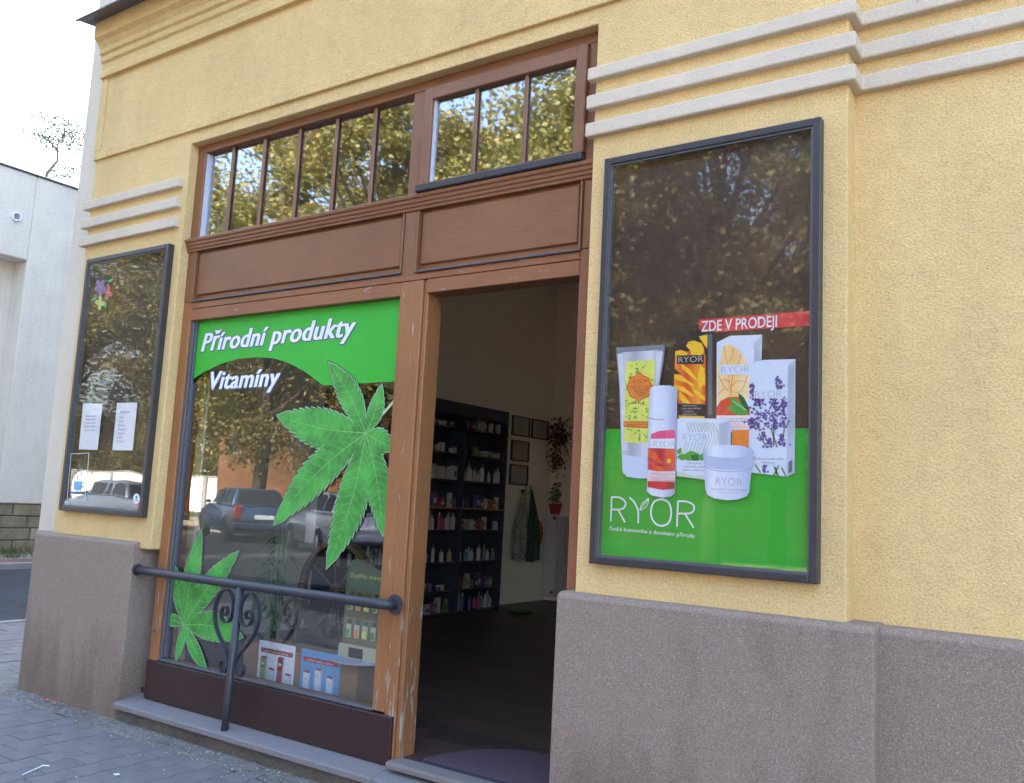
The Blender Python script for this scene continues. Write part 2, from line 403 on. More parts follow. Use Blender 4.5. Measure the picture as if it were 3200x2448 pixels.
# strip of dirt and gravel at the wall foot
gs = MB()
xs = np.linspace(-7.6, 12, 160); edge = -.19 - .05 * np.abs(np.sin(xs * 3.1)) * rng.random(160) - .03 * rng.random(160)
vs = [(x, e, -.004) for x, e in zip(xs, edge)] + [(x, e + .03, .006) for x, e in zip(xs, edge)] + [(x, .1, .018) for x in xs]
gs.add(vs, [(i, i + 1, 160 + i + 1, 160 + i) for i in range(159)] + [(160 + i, 161 + i, 321 + i, 320 + i) for i in range(159)])
tag(gs.build('dirt_strip', M['gravel'], fix=False), kind='structure')
peb = MB()
for i in range(420):
    x = random.uniform(-7.3, -2.2); y = -random.uniform(.03, .30) if random.random() < .85 else -random.uniform(.3, 1.2); r = random.uniform(.003, .009)
    a = random.random() * 6
    vs = [(x + r * math.cos(a + k * 1.57), y + r * math.sin(a + k * 1.57), .010) for k in range(4)] + [(x, y, .010 + r)]
    peb.add(vs, [(0, 1, 4), (1, 2, 4), (2, 3, 4), (3, 0, 4)])
tag(peb.build('gravel', plain('pebbles', (.30, .28, .25, 1), .9, var=.4, scale=40)), 'loose grit and pebbles along the foot of the wall', 'gravel', kind='stuff')
# road in front and in the side street
tag(MB().box(-60, 40, -18, -4.75, -.155, -.10).build('road', M['asphalt']), kind='structure')
tag(MB().box(-16.8, -10.22, -4.75, 40, -.154, -.10).build('side_road', M['asphalt']), kind='structure')
tag(MB().box(-60, -16.95, -4.75, 40, -.154, -.0).build('far_pavement', stucco('dusty_pavement', (.30, .27, .23, 1), 30, .4, .1, .2)), kind='structure')
k = thing('kerb', (0, -4.68, -.15), 'long grey stone kerb between front pavement and road', 'kerb'); k['kind'] = 'structure'
for i in range(22): MB().box(-10.2 + i * 1.0, -9.21 + i * 1.0, -4.75, -4.61, -.15, .0).build('kerb_stone', M['kerb'], k, bevel=.01)
k2 = thing('side_kerb', (-10.16, 0, -.15), 'x', 'kerb'); del k2['label'], k2['category']; k2['kind'] = 'structure'
for i in range(18): MB().box(-10.22, -10.1, -4.6 + i, -3.61 + i, -.15, .0).build('kerb_stone', M['kerb'], k2, bevel=.01)
k3 = thing('far_kerb', (-16.9, 0, -.15), 'x', 'kerb'); del k3['label'], k3['category']; k3['kind'] = 'structure'
for i in range(20): MB().box(-16.95, -16.8, -4.6 + i, -3.61 + i, -.15, .015).build('kerb_stone', M['kerb'], k3, bevel=.01)
tag(MB().box(-17.75, -16.97, -4.75, 20, -.01, .008).build('red_footpath', M['red_paving']), kind='structure')
if 'label' in k: del k['label'], k['category']

# ================================================================== OUR BUILDING
B = thing('corner_building', (-3.7, 3, 0), 'yellow rendered corner building with granite plinth, cream stucco bands and a moulded cornice', 'building')
XL, OL, OR, XR = -6.651, -5.393, -2.026, -.781      # left end, opening left, opening right, pilaster right
def rough_box(x0, x1, y0, y1, z0, z1, bev=.012): return MB().box(x0, x1, y0, y1, z0, z1)
def bp(name, m, *a, bevel=.008, label=None, seg=2):
    o = MB().box(*a).build(name, m, B, bevel=bevel, seg=seg)
    if label: o['label'] = label
    return o
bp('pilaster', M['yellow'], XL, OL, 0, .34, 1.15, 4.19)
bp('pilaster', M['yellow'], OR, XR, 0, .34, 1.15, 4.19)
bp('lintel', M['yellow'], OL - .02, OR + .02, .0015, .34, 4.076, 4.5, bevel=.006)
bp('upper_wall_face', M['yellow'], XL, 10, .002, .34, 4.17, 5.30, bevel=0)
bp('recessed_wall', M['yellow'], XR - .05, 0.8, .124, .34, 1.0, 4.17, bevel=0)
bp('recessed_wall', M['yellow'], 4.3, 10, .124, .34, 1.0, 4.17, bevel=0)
bp('recessed_wall', M['yellow'], 0.8, 4.3, .125, .34, 3.8, 4.17, bevel=0)  # gap below is the added opening that brings daylight inside
# frieze: raised frame with recessed panel, ending at the left corner
fz0, fz1 = 4.166, 4.905
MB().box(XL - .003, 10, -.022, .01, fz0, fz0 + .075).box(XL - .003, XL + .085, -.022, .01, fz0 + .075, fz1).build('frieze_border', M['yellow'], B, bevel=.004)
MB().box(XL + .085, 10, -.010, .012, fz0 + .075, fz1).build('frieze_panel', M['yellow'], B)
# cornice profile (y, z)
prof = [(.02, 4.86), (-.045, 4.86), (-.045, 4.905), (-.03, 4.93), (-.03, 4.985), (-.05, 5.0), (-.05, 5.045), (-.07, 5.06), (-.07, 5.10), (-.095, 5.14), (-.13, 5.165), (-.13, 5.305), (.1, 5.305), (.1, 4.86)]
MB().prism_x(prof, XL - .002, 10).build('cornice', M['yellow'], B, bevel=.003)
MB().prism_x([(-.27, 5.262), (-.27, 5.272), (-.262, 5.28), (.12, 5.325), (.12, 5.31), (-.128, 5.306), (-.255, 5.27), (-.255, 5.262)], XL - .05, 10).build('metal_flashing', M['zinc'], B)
# pale end wall beside and above the cornice
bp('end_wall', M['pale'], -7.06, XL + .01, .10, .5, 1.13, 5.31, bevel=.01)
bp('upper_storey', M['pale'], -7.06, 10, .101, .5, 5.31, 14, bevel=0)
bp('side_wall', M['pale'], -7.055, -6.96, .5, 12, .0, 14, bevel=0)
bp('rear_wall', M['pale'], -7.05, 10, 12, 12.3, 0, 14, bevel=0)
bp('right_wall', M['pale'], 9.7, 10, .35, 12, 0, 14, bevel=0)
bp('roof', M['zinc'], -7.1, 10, .1, 12.3, 14.0, 14.3, bevel=0)
# plinth
def plinth(x0, x1, y0, y1, zt=1.177, z0=-.1):
    pr = [(y0, z0), (y0, zt), (y0 + .03, zt + .017), (y1, zt + .022), (y1, z0)]
    m = MB(); e = .018
    n = len(pr)
    vs = [(x0, y, z) for y, z in pr] + [(x1, y, z) for y, z in pr]
    m.add(vs, [tuple(range(n)), tuple(range(2 * n - 1, n - 1, -1))] + [(i, i + n, (i + 1) % n + n, (i + 1) % n) for i in range(n)])
    return m.build('plinth', M['plinth'], B, bevel=.012, seg=2)
plinth(-6.80, -5.515, -.055, .30)
plinth(-7.03, -6.79, .062, .31, 1.172)
plinth(-2.095, -.662, -.055, .30)
plinth(-.675, 10, .02, .33, 1.172)
for q in ((.8, .9, 1.2, 3.8), (4.2, 4.3, 1.2, 3.8), (.9, 4.2, 3.7, 3.8), (.9, 4.2, 1.2, 1.3), (2.56, 2.64, 1.3, 3.7)): bp('fill_window_frame', M['frame_grey'], q[0], q[1], .18, .26, q[2], q[3])  # unseen extra window, added to let more daylight into the shop
bp('fill_window_pane', M['case_clear'], 0.9, 4.2, .215, .220, 1.3, 3.7, bevel=0)
# cream bands, left and right, turning the corner on the right
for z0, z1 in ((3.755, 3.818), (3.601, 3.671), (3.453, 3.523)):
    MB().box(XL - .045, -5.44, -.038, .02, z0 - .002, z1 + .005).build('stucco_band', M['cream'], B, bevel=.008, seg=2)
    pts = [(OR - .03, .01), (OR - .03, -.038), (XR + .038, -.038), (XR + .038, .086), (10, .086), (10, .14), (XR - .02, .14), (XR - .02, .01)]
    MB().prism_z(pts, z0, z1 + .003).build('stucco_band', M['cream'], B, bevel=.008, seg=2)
# sloping stone sill with rough concrete foot
MB().prism_x([(-.085, .088), (-.085, .122), (-.07, .128), (.12, .166), (.12, .10)], -5.515, -3.16).build('window_sill', M['slab'], B, bevel=.004)
MB().prism_x([(-.085, .088), (-.085, .122), (-.07, .128), (.12, .166), (.12, .10)], -3.157, -2.096).build('window_sill', M['slab'], B, bevel=.004)
MB().box(-5.52, -2.09, -.055, .30, -.1, .097).build('concrete_foot', M['concrete'], B)
# ---- interior of the shop
FZ = .20
bp('shop_ceiling', plain('white_ceiling_paint', (.82, .80, .75, 1), .9), -6.96, 4.5, .34, 7.63, 5.0, 5.2, bevel=0)
iw = plain('cream_interior_paint', (.86, .77, .61, 1), .8)
MB().box(-6.96, -6.90, .34, 7.63, .1, 5.0).build('interior_side_wall', iw, B)
MB().box(-6.96, 4.5, 7.63, 7.8, .1, 5.0).build('interior_back_wall', iw, B)
MB().box(4.5, 4.6, .34, 7.8, .1, 5.0).build('interior_right_wall', iw, B)
for q in ((-6.9, OL - .002, .1, 5.0), (OR + .002, 0.8, .1, 5.0), (4.3, 4.5, .1, 5.0), (0.8, 4.3, .1, 1.2), (0.8, 4.3, 3.8, 5.0)): MB().box(q[0], q[1], .341, .36, q[2], q[3]).build('interior_front_wall', iw, B)
flr = thing('shop_floor', (-3, 4, .1), 'x', 'floor'); del flr['label'], flr['category']; flr['kind'] = 'structure'
MB().box(-6.9, 4.5, .12, 7.63, .09, .185).build('floor_screed', M['dark'], flr)
fw = [wood_mat('dark_floor_board_%s' % a, c, False, rough=.45) for a, c in (('a', (.06, .042, .036, 1)), ('b', (.08, .052, .042, 1)), ('c', (.048, .036, .033, 1)))]
x = 0; yb = .113; r = 0
while yb < 7.6:
    xx = -6.88 - random.random() * 1.0
    while xx < 0.5:
        x1 = xx + 1.2
        if x1 > -6.8 and inview(((xx + x1) / 2, yb, .2), 900):
            MB().box(max(xx, -6.89) + .0015, x1 - .0015, yb, yb + .137, .186, FZ + random.uniform(-.0006, .0006)).build('floor_board', random.choice(fw), flr)
        xx = x1
    yb += .14; r += 1

# ================================================================== WOODEN SHOPFRONT
W = thing('wooden_shopfront', (-3.7, .15, .166), 'brown wooden shopfront with transom lights, panelled fascia, display window and open doorway', 'shopfront')
def wp(name, m, *a, bevel=.004, label=None, parent=None):
    o = MB().box(*a).build(name, M[m] if isinstance(m, str) else m, parent or W, bevel=bevel)
    if label: o['label'] = label
    return o
YW = .068
wp('jamb', 'wood_up_v', OL, -5.300, YW, .22, 2.905, 4.02)
wp('jamb', 'wood_lo_v', OL, -5.300, YW + .002, .22, .166, 2.903, label='weathered orange brown jamb')
wp('jamb', 'wood_up_v', -2.107, OR, YW, .24, 2.905, 4.02)
wp('jamb', 'wood_jamb', -2.116, OR, YW + .002, .24, .19, 2.903)
wp('head_rail', 'wood_up_h', OL, OR, YW - .004, .23, 4.016, 4.076)
wp('mullion_post', 'wood_up_v', -3.316, -3.225, YW - .003, .2, 3.372, 4.015)
# left transom light
tw = thing('transom_window', (0, 0, 0), 'x', 'x'); del tw['label'], tw['category']; tw.location = (-.59, -.05, 3.2); tw.parent = W
wp('glass_pane', 'glass_up', -5.292, -3.318, .108, .112, 3.379, 4.014, bevel=0, parent=tw)
wp('pale_edge_strip', 'white_bead', -5.2995, -5.284, .08, .12, 3.385, 4.008, bevel=0, parent=tw)
for x in (-5.023, -4.687, -4.339, -3.990, -3.653):
    wp('glazing_bar', 'wood_up_v', x - .013, x + .013, .090, .104, 3.379, 4.014, bevel=.003, parent=tw)
wp('sill_bead', 'bead', -5.30, -3.317, .082, .118, 3.370, 3.378, bevel=.001, parent=tw)
# right opening sash
sh = thing('transom_sash', (0, 0, 0), 'x', 'x'); del sh['label'], sh['category']; sh.location = (1.05, -.1, 3.2); sh.parent = W
sx0, sx1, sz0, sz1 = -3.209, -2.108, 3.375, 4.010
wp('stile', 'wood_up_v', sx0, sx0 + .062, .038, .10, sz0 + .04, sz1, parent=sh)
wp('stile', 'wood_up_v', sx1 - .062, sx1, .038, .10, sz0 + .04, sz1, parent=sh)
wp('top_rail', 'wood_up_h', sx0 + .062, sx1 - .062, .0385, .10, sz1 - .075, sz1, parent=sh)
wp('bottom_rail', 'wood_up_h', sx0 + .062, sx1 - .062, .0385, .10, sz0 + .002, sz0 + .048, parent=sh)
wp('weather_bar', 'frame_grey', sx0 - .01, sx1 + .004, .012, .075, sz0 - .010, sz0 + .034, bevel=.006, parent=sh, label='black weather strip below the sash')
wp('glass_pane', 'glass_up', sx0 + .055, sx1 - .055, .073, .077, sz0 + .03, sz1 - .06, bevel=0, parent=sh)
wp('pale_edge_strip', 'white_bead', sx0 + .0625, sx0 + .074, .060, .085, sz0 + .05, sz1 - .077, bevel=0, parent=sh)
for x in (-2.834, -2.494):
    wp('glazing_bar', 'wood_up_v', x - .012, x + .012, .056, .070, sz0 + .048, sz1 - .075, bevel=.003, parent=sh)
# moulded transom beam
MB().prism_x([(.15, 3.272), (.056, 3.272), (.055, 3.288), (.047, 3.293), (.046, 3.310), (.038, 3.315), (.037, 3.334), (.027, 3.340), (.025, 3.358), (.036, 3.366), (.15, 3.3695)], OL - .008, OR + .002).build('moulded_transom', M['wood_up_h'], W, bevel=.002)
# two panels
def panel(x0, x1, z0, z1):
    p = wp('panel', 'wood_up_h', x0 - .01, x1 + .01, .092, .14, z0 - .01, z1 + .01, bevel=0)
    a = wp('raised_field', 'wood_up_h', x0 + .022, x1 - .03, .076, .0915, z0 + .045, z1 - .012, bevel=.006, parent=p)
    MB().box(x0, x1, .050, .0915, z0 - .008, z0 + .003).build('panel_bead', M['bead'], p, bevel=.003)
    MB().box(x0, x0 + .010, .056, .0914, z0 + .0035, z1).build('panel_bead', M['wood_up_v'], p, bevel=.002)
    MB().box(x1 - .010, x1, .056, .0914, z0 + .0035, z1).build('panel_bead', M['wood_up_v'], p, bevel=.002)
panel(-5.295, -3.322, 2.905, 3.268); panel(-3.217, -2.112, 2.900, 3.268)
wp('panel_stile', 'wood_up_v', -3.320, -3.219, YW - .004, .14, 2.882, 3.271)
wp('fascia_rail', 'wood_lo_h', -5.2995, -3.2685, YW - .003, .16, 2.851, 2.8955, bevel=.003)
wp('fascia_rail', 'wood_lo_h', -3.2675, -2.117, YW - .003, .16, 2.851, 2.8915, bevel=.003)
wp('window_head', 'wood_lo_h', -5.2995, -3.327, YW, .17, 2.766, 2.849, bevel=.004)
wp('door_head', 'wood_lo_h', -3.124, -2.117, YW, .2, 2.767, 2.849, bevel=.004)
# lower post between window and door: three members side by side
wp('post', 'wood_lo_v', -3.325, -3.232, YW, .19, .42, 2.849)
wp('post', 'wood_lo_v', -3.230, -3.150, YW - .003, .19, .17, 2.849)
wp('post', 'wood_lo_v', -3.149, -3.118, YW + .012, .21, .17, 2.849)
wp('kick_board', 'kick', -5.375, -3.157, .045, .09, .160, .412, bevel=.004)
wp('board_bead', 'bead', -5.30, -3.327, .070, .115, .413, .428, bevel=.003)
wp('glazing_bead', 'bead', -5.2995, -5.272, .085, .14, .43, 2.765, bevel=.003)
wp('glazing_bead', 'bead', -5.2705, -5.258, .098, .14, .43, 2.765, bevel=.002)
wp('glazing_bead', 'bead', -3.340, -3.3255, .085, .14, .43, 2.765, bevel=.003)
wp('bolt', 'bead', -5.36, -5.345, .056, .0675, .60, .615, bevel=.003)
wp('back_rail', 'wood_lo_h', -5.2995, -3.327, .10, .16, .30, .427, bevel=0)
# display pane with its stickers
GY = .118
pane = wp('display_pane', 'glass', -5.272, -3.326, GY, GY + .005, .428, 2.766, bevel=0)
gy = GY - .0015
gtop = 2.764
arc = [(585, 1205), (600, 1188), (640, 1162), (690, 1138), (745, 1122), (800, 1117), (850, 1119), (900, 1134), (950, 1160), (990, 1190), (1010, 1205)]
pts = [(-5.268, gtop)] + [(-5.268, on_y(585, 1203, gy).z)] + TR(arc[1:], gy) + [(-3.334, on_y(1012, 1205, gy).z + .005), (-3.334, gtop)]
MB().poly_y(pts, gy).build('green_banner', PR['green'], pane, fix=False)
T('Přírodní produkty', 629, 1099, 1108, 1043, gy - .002, PR['white'], pane, shear=.26, offset=.006, bold=.045, spacing=1.05, outline=(0, PR['shadow']), dy=.002, tilt=.012)
T('Vitamíny', 655, 1217, 872, 1162, gy - .002, PR['white'], pane, shear=.22, offset=.006, bold=.045, spacing=1.05, outline=(0, PR['shadow']), dy=.002, tilt=.005)

def hemp_leaf(center, tips, y, name, parent, stem=None):
    c = Vector(TR([center], y)[0]); objs = MB(); out = MB(); vein = MB(); drk = MB()
    k = 0
    for (tu, tv, wpx, bend, nt_) in tips:
        t = Vector(TR([(tu, tv)], y)[0]); ax = t - c; L = ax.length; ux = ax / L; nx = Vector((-ux.y, ux.x))
        # width in metres from the photograph's pixel width across the leaflet
        Wd = wpx / 432.0 * (1.35 if abs(ux.x) < .5 else 1.06)
        def cen(s): return c + ax * s + nx * (bend * L * math.sin(math.pi * s))
        def half(s): return Wd / 2 * (max(0, math.sin(math.pi * min(1, s ** .92))) ** .95)
        def side(sg, grow):
            P = []; n = nt_
            for i in range(n):
                s0 = .08 + .80 * i / n; s1 = .08 + .80 * (i + 1) / n; ds = s1 - s0
                P.append(cen(s0) + nx * sg * (half(s0) * .80 + grow))
                P.append(cen(s0 + ds * .5) + nx * sg * (half(s0 + ds * .5) * 1.0 + grow))
                P.append(cen(s1 + ds * .30) + nx * sg * (half(s1) * 1.07 + grow))
            return P
        for (mb, grow, yy) in ((drk, .009, y + .0012), (out, .0042, y + .0006), (objs, 0, y)):
            Aa = side(1, grow); Bq = side(-1, grow)
            ring = [c - ux * grow - nx * grow * .5, c - ux * grow + nx * grow * .5] + Aa + [cen(1) + ux * grow * 2.2] + Bq[::-1]
            mb.add([(p.x, yy - k * .00008, p.y) for p in ring], [tuple(range(len(ring)))])
        v, f = strip([(cen(s).x, cen(s).y) for s in np.linspace(0, .95, 10)], .0055, .0015, y - .0016); vein.add(v, f)
        for i in range(nt_ - 1):
            for sg in (1, -1):
                s0 = .06 + .86 * (i + .1) / nt_; s1 = s0 + .86 / nt_ * 1.15
                a = cen(s0); b = cen(s1) + nx * sg * half(s1) * .9
                v, f = strip([(a.x, a.y), ((a.x + b.x) / 2, (a.y + b.y) / 2 + .001), (b.x, b.y)], .0024, .0010, y - .0016); vein.add(v, f)
        k += 1
    lf = objs.build(name, PR['leaf'], parent, fix=False)
    if stem:
        a, b = TR([center], y)[0], TR([stem], y)[0]; v, f = strip([a, b], .012, .017, y + .0004); MB().add(v, f).build('stem_print', PR['stem'], parent, fix=False)
    out.build('leaf_print_edge', PR['edge'], parent, fix=False); drk.build('leaf_print_shadow', PR['darkedge'], parent, fix=False)
    vein.build('leaf_vein_print', PR['vein'], parent, fix=False)
    return lf
gl = gy - .004
hemp_leaf((1144, 1354), [(1231, 1400, 62, -.03, 6), (1192, 1204, 38, -.06, 8), (855, 1642, 96, -.05, 12), (1196, 1675, 58, .04, 12), (1020, 1777, 76, .05, 14), (1027, 1133, 68, -.04, 11), (866, 1299, 98, .03, 12)], gl, 'large_leaf_print', pane, stem=(1231, 1254))
hemp_leaf((574, 1953), [(532, 1745, 40, -.03, 10), (746, 1723, 66, .03, 11), (629, 1657, 54, .02, 12), (506, 1942, 32, -.08, 6), (760, 1993, 74, .05, 9), (549, 2065, 24, .04, 7), (648, 2100, 40, -.03, 10)], gl, 'small_leaf_print', pane)
tag(MB().prism_x([(-.01, .165), (-.01, .192), (.0, .20), (.105, .203), (.105, .165)], -3.135, -2.10).build('door_threshold', M['greywood'], bevel=.004), 'worn grey wooden threshold at the foot of the open doorway', 'threshold')

# ================================================================== HANDRAIL
H = thing('handrail', (-4.42, -.02, .14), 'dark grey iron handrail with heart shaped scrolls in front of the display window', 'railing')
zr = 1.005
MB().tube([(-5.50, -.006, zr), (-5.3, -.010, zr), (-4.4, -.03, zr + .002), (-3.6, -.035, zr + .006), (-3.34, -.035, zr + .006), (-3.26, -.02, zr + .005), (-3.215, .01, zr + .003), (-3.195, .064, zr + .002)], .0285, 16).build('rail_tube', M['iron'], H, smooth=True)
MB().lathe([(.055, 0), (.055, .006), (.045, .014), (.03, .016)], (-3.193, .049, zr + .002), 16, 'y').build('flange', M['iron'], H)
MB().lathe([(.040, 0), (.040, .008), (.03, .010)], (-5.515, -.006, zr), 14, 'x').build('flange', M['iron'], H)
PX = on_y(718, 2100, -.03).x; px2 = on_y(705, 2270, -.03).x
MB().tube([(px2 - .003, -.032, .130), (px2, -.032, .3), (on_y(745, 1930, -.03).x, -.032, zr - .01)], .0235, 14).build('rail_post', M['iron'], H, smooth=True)
def spline(P, n=8):
    out = []
    for i in range(len(P) - 1):
        p0 = P[max(i - 1, 0)]; p1 = P[i]; p2 = P[i + 1]; p3 = P[min(i + 2, len(P) - 1)]
        for k in range(n):
            t = k / n; out.append(tuple(.5 * ((2 * p1[j]) + (-p0[j] + p2[j]) * t + (2 * p0[j] - 5 * p1[j] + 4 * p2[j] - p3[j]) * t * t + (-p0[j] + 3 * p1[j] - 3 * p2[j] + p3[j]) * t ** 3) for j in (0, 1)))
    out.append(tuple(P[-1])); return out
z2 = lambda a, b: (500 + a * .3155, 1600 + b * .3155)
rightS = [z2(*q) for q in ((870, 935), (848, 968), (870, 1005), (905, 985), (908, 945), (880, 1050), (840, 1060), (795, 1000), (795, 900), (850, 820), (930, 815), (1010, 900), (1040, 1010), (1000, 1130), (920, 1220), (810, 1290), (755, 1350), (742, 1420), (775, 1480), (830, 1480), (850, 1430), (820, 1395), (785, 1410))]
rightS = [z2(*q) for q in ((850, 985), (870, 1000), (895, 985), (895, 955), (870, 940), (845, 965), (842, 1000), (850, 1040), (890, 1065), (850, 1068), (805, 1020), (790, 930), (830, 830), (900, 800), (980, 840), (1030, 930), (1040, 1020), (1005, 1120), (920, 1220), (820, 1290), (757, 1350), (742, 1420), (775, 1485), (825, 1485), (845, 1440), (820, 1395), (785, 1405))]
def spiral(c, r0, r1, a0, a1, n=7): return [(c[0] + (r0 + (r1 - r0) * i / n) * math.cos(a0 + (a1 - a0) * i / n), c[1] + (r0 + (r1 - r0) * i / n) * math.sin(a0 + (a1 - a0) * i / n)) for i in range(n + 1)]
ZS = .3155
def scroll(sgn):
    cx = on_y(738, 1950, -.03).x; cz = zr
    # metres relative to the post: big spiral under the rail, sweep out and down, small curl at the bottom
    P = spiral((.125, -.175), .022, .072, 2.2, 2.2 - 6.0, 14)
    P = [(.105, -.165), (.125, -.180), (.145, -.165), (.140, -.140), (.112, -.135), (.088, -.160), (.090, -.200), (.125, -.222), (.165, -.205)]
    P = [(.118, -.172), (.134, -.186), (.150, -.172), (.146, -.146), (.120, -.134), (.094, -.150), (.088, -.186), (.108, -.222), (.070, -.235), (.040, -.190), (.038, -.120), (.075, -.055), (.140, -.035), (.205, -.070), (.240, -.145), (.235, -.225), (.185, -.310), (.105, -.385), (.045, -.450), (.035, -.505), (.062, -.545), (.105, -.540), (.122, -.500), (.100, -.470), (.072, -.482)]
    P = [(.135, -.185), (.118, -.195), (.103, -.180), (.106, -.155), (.130, -.142), (.158, -.155), (.168, -.190), (.150, -.225), (.110, -.240), (.070, -.225), (.045, -.180), (.045, -.115), (.078, -.060), (.135, -.038), (.195, -.065), (.235, -.130), (.238, -.210), (.200, -.290), (.125, -.365), (.058, -.425), (.036, -.475), (.050, -.525), (.092, -.540), (.125, -.510), (.118, -.475), (.088, -.470)]
    sq = .86
    return spline([(cx + sgn * x * sq - (.05 * -z * .1), cz + z * 1.0) for x, z in P], 6)
for sgn in (1, -1):
    MB().ribbon(scroll(sgn), -.047, -.017, .0055).build('scroll', M['iron'], H)

# ================================================================== WALL CASES
def case(name, label, x0, x1, z0, z1, backing, gmat):
    t = thing(name, ((x0 + x1) / 2, -.03, z0), label, 'display case')
    f = .036
    for a in ((x0, x0 + f, z0, z1), (x1 - f, x1, z0, z1), (x0 + f, x1 - f, z1 - f, z1), (x0 + f, x1 - f, z0, z0 + f)):
        MB().box(a[0], a[1], -.048, .002, a[2], a[3]).build('frame_bar', M['frame_grey'], t, bevel=.005, seg=2)
    for a in ((x0 + f, x0 + f + .008, z0 + f, z1 - f), (x1 - f - .008, x1 - f, z0 + f, z1 - f), (x0 + f + .008, x1 - f - .008, z1 - f - .008, z1 - f), (x0 + f + .008, x1 - f - .008, z0 + f, z0 + f + .008)):
        MB().box(a[0], a[1], -.040, .001, a[2], a[3]).build('inner_bead', M['bead'], t)
    MB().box(x0 + f, x1 - f, -.006, .0015, z0 + f, z1 - f).build('backing_panel', backing, t)
    gp = MB().box(x0 + f, x1 - f, -.036, -.033, z0 + f, z1 - f).build('glass_pane', gmat, t)
    return t, gp
cR, gR = case('wall_case', 'large grey framed wall case with green cosmetics poster right of the doorway', -1.931, -.881, 1.335, 3.312, M['dark_brown'], M['glass_case'])
cL, gL = case('wall_case', 'narrow grey framed wall case holding two white paper lists on the left pilaster', -6.532, -5.468, 1.366, 3.326, M['dark'], M['glass_warp'])
x0, x1, z0, z1 = -6.532, -5.468, 1.366, 3.326
# ---- poster of the right case
PY = -.0075
poster = thing('poster', (-1.406, PY, 1.37), 'x', 'x'); del poster['label'], poster['category']; poster.parent = cR; poster.location = Vector((-1.406, PY, 1.37)) - cR.location
gx0, gx1 = -1.931 + .036, -.881 - .036
zg = on_y(2200, 1340, PY).z
MB().poly_y([(gx0, 1.371), (gx1, 1.371), (gx1, zg), (gx0, zg)], PY).build('green_field', PR['green'], poster, fix=False)
zb0 = on_y(2200, 1041, PY).z; zb1 = on_y(2200, 998, PY).z; xb = on_y(2185, 1020, PY).x
MB().poly_y([(xb, zb0), (gx1, zb0), (gx1, zb1), (xb, zb1)], PY - .0012).build('red_strip', PR['red'], poster, fix=False)
T('ZDE V PRODEJI', 2191, 1037, 2428, 1004, PY - .0022, PR['white'], poster, offset=.012)
L1 = lambda a, b: (1900 + a * .27322, 1000 + b * .27322)
L2 = lambda a, b: (1900 + a * .27322, 1350 + b * .27322)
lay_i = [0]
def A(pts, mtl, L=L1, up=1, name='print_shape'):
    lay_i[0] += max(up, 1)
    return MB().poly_y(TR([L(*q) for q in pts], PY), PY - .0012 - lay_i[0] * .00006).build(name, mtl, poster, fix=False)
def AT(body, a, b, c, d, mtl, L=L1, **k):
    lay_i[0] += 1
    (u0, v0), (u1, _), (_, vc) = L(a, b), L(c, b), L(a, d)
    return T(body, u0, v0, u1, vc, PY - .0012 - lay_i[0] * .00006, mtl, poster, **k)
ink('silver', S(178, 186, 198), .35, var=.10, scale=9); ink('silverdark', S(128, 136, 150), .35); ink('silverlight', S(214, 220, 230), .35)
ink('lime', S(226, 232, 110), var=.08, scale=20); ink('sprig', S(92, 158, 70)); ink('orange', S(238, 140, 60), var=.08, scale=30); ink('orangedark', S(190, 86, 34))
ink('flame', S(236, 96, 48), var=.1, scale=25); ink('gold', S(250, 205, 50), var=.08, scale=25); ink('box', S(222, 231, 244), var=.015); ink('boxside', S(196, 206, 224), var=.02)
ink('cream_label', S(238, 238, 238)); ink('peach', S(248, 214, 150), var=.06, scale=40); ink('rose', S(232, 92, 132), var=.12, scale=25); ink('crimson', S(206, 52, 56), var=.15, scale=18)
ink('purple', S(112, 88, 160), var=.15, scale=60); ink('purpledark', S(78, 58, 122)); ink('stemgreen', S(120, 150, 110)); ink('leafgreen', S(88, 168, 60)); ink('leafdeep', S(40, 108, 50)); ink('palegreen', S(205, 220, 196)); ink('textgrey', S(110, 118, 124)); ink('olive', S(120, 132, 92))
ink('jar', S(208, 220, 240), var=.012); ink('jarshade', S(184, 198, 224), var=.012); ink('pinkpale', S(240, 214, 214))
def grad(name, stops, ua, ub, L=L1):
    m, t, p = mat('print_' + name); geo = N(t, 'ShaderNodeNewGeometry'); sx = N(t, 'ShaderNodeSeparateXYZ'); t.links.new(geo.outputs['Position'], sx.inputs[0])
    mr = N(t, 'ShaderNodeMapRange'); mr.inputs[1].default_value = on_y(*L(ua, 800), PY).x; mr.inputs[2].default_value = on_y(*L(ub, 800), PY).x; t.links.new(sx.outputs['X'], mr.inputs[0])
    t.links.new(ramp(t, mr.outputs[0], stops), p.inputs['Base Color']); p.inputs['Roughness'].default_value = .45; PR[name] = m
grad('bottleg', [(0, S(178, 190, 214)), (.25, S(232, 238, 248)), (.6, S(222, 230, 244)), (1, S(172, 184, 210))], 462, 800)
grad('jarg', [(0, S(190, 202, 226)), (.2, S(230, 236, 248)), (.65, S(214, 224, 242)), (1, S(176, 190, 218))], 1105, 1680, L2)
grad('tubeg', [(0, S(120, 130, 146)), (.12, S(205, 212, 222)), (.35, S(168, 176, 190)), (.7, S(222, 228, 236)), (.9, S(170, 178, 192)), (1, S(120, 128, 142))], 130, 640)
grad('flameg', [(0, S(246, 150, 50)), (.4, S(226, 80, 44)), (.8, S(246, 170, 50)), (1, S(214, 60, 40))], 760, 1120)
grad('crimsong', [(0, S(222, 84, 84)), (.5, S(196, 44, 50)), (1, S(226, 110, 90))], 470, 790)
grad('peachg', [(0, S(250, 226, 170)), (.5, S(246, 206, 130)), (1, S(250, 232, 190))], 1250, 1620)
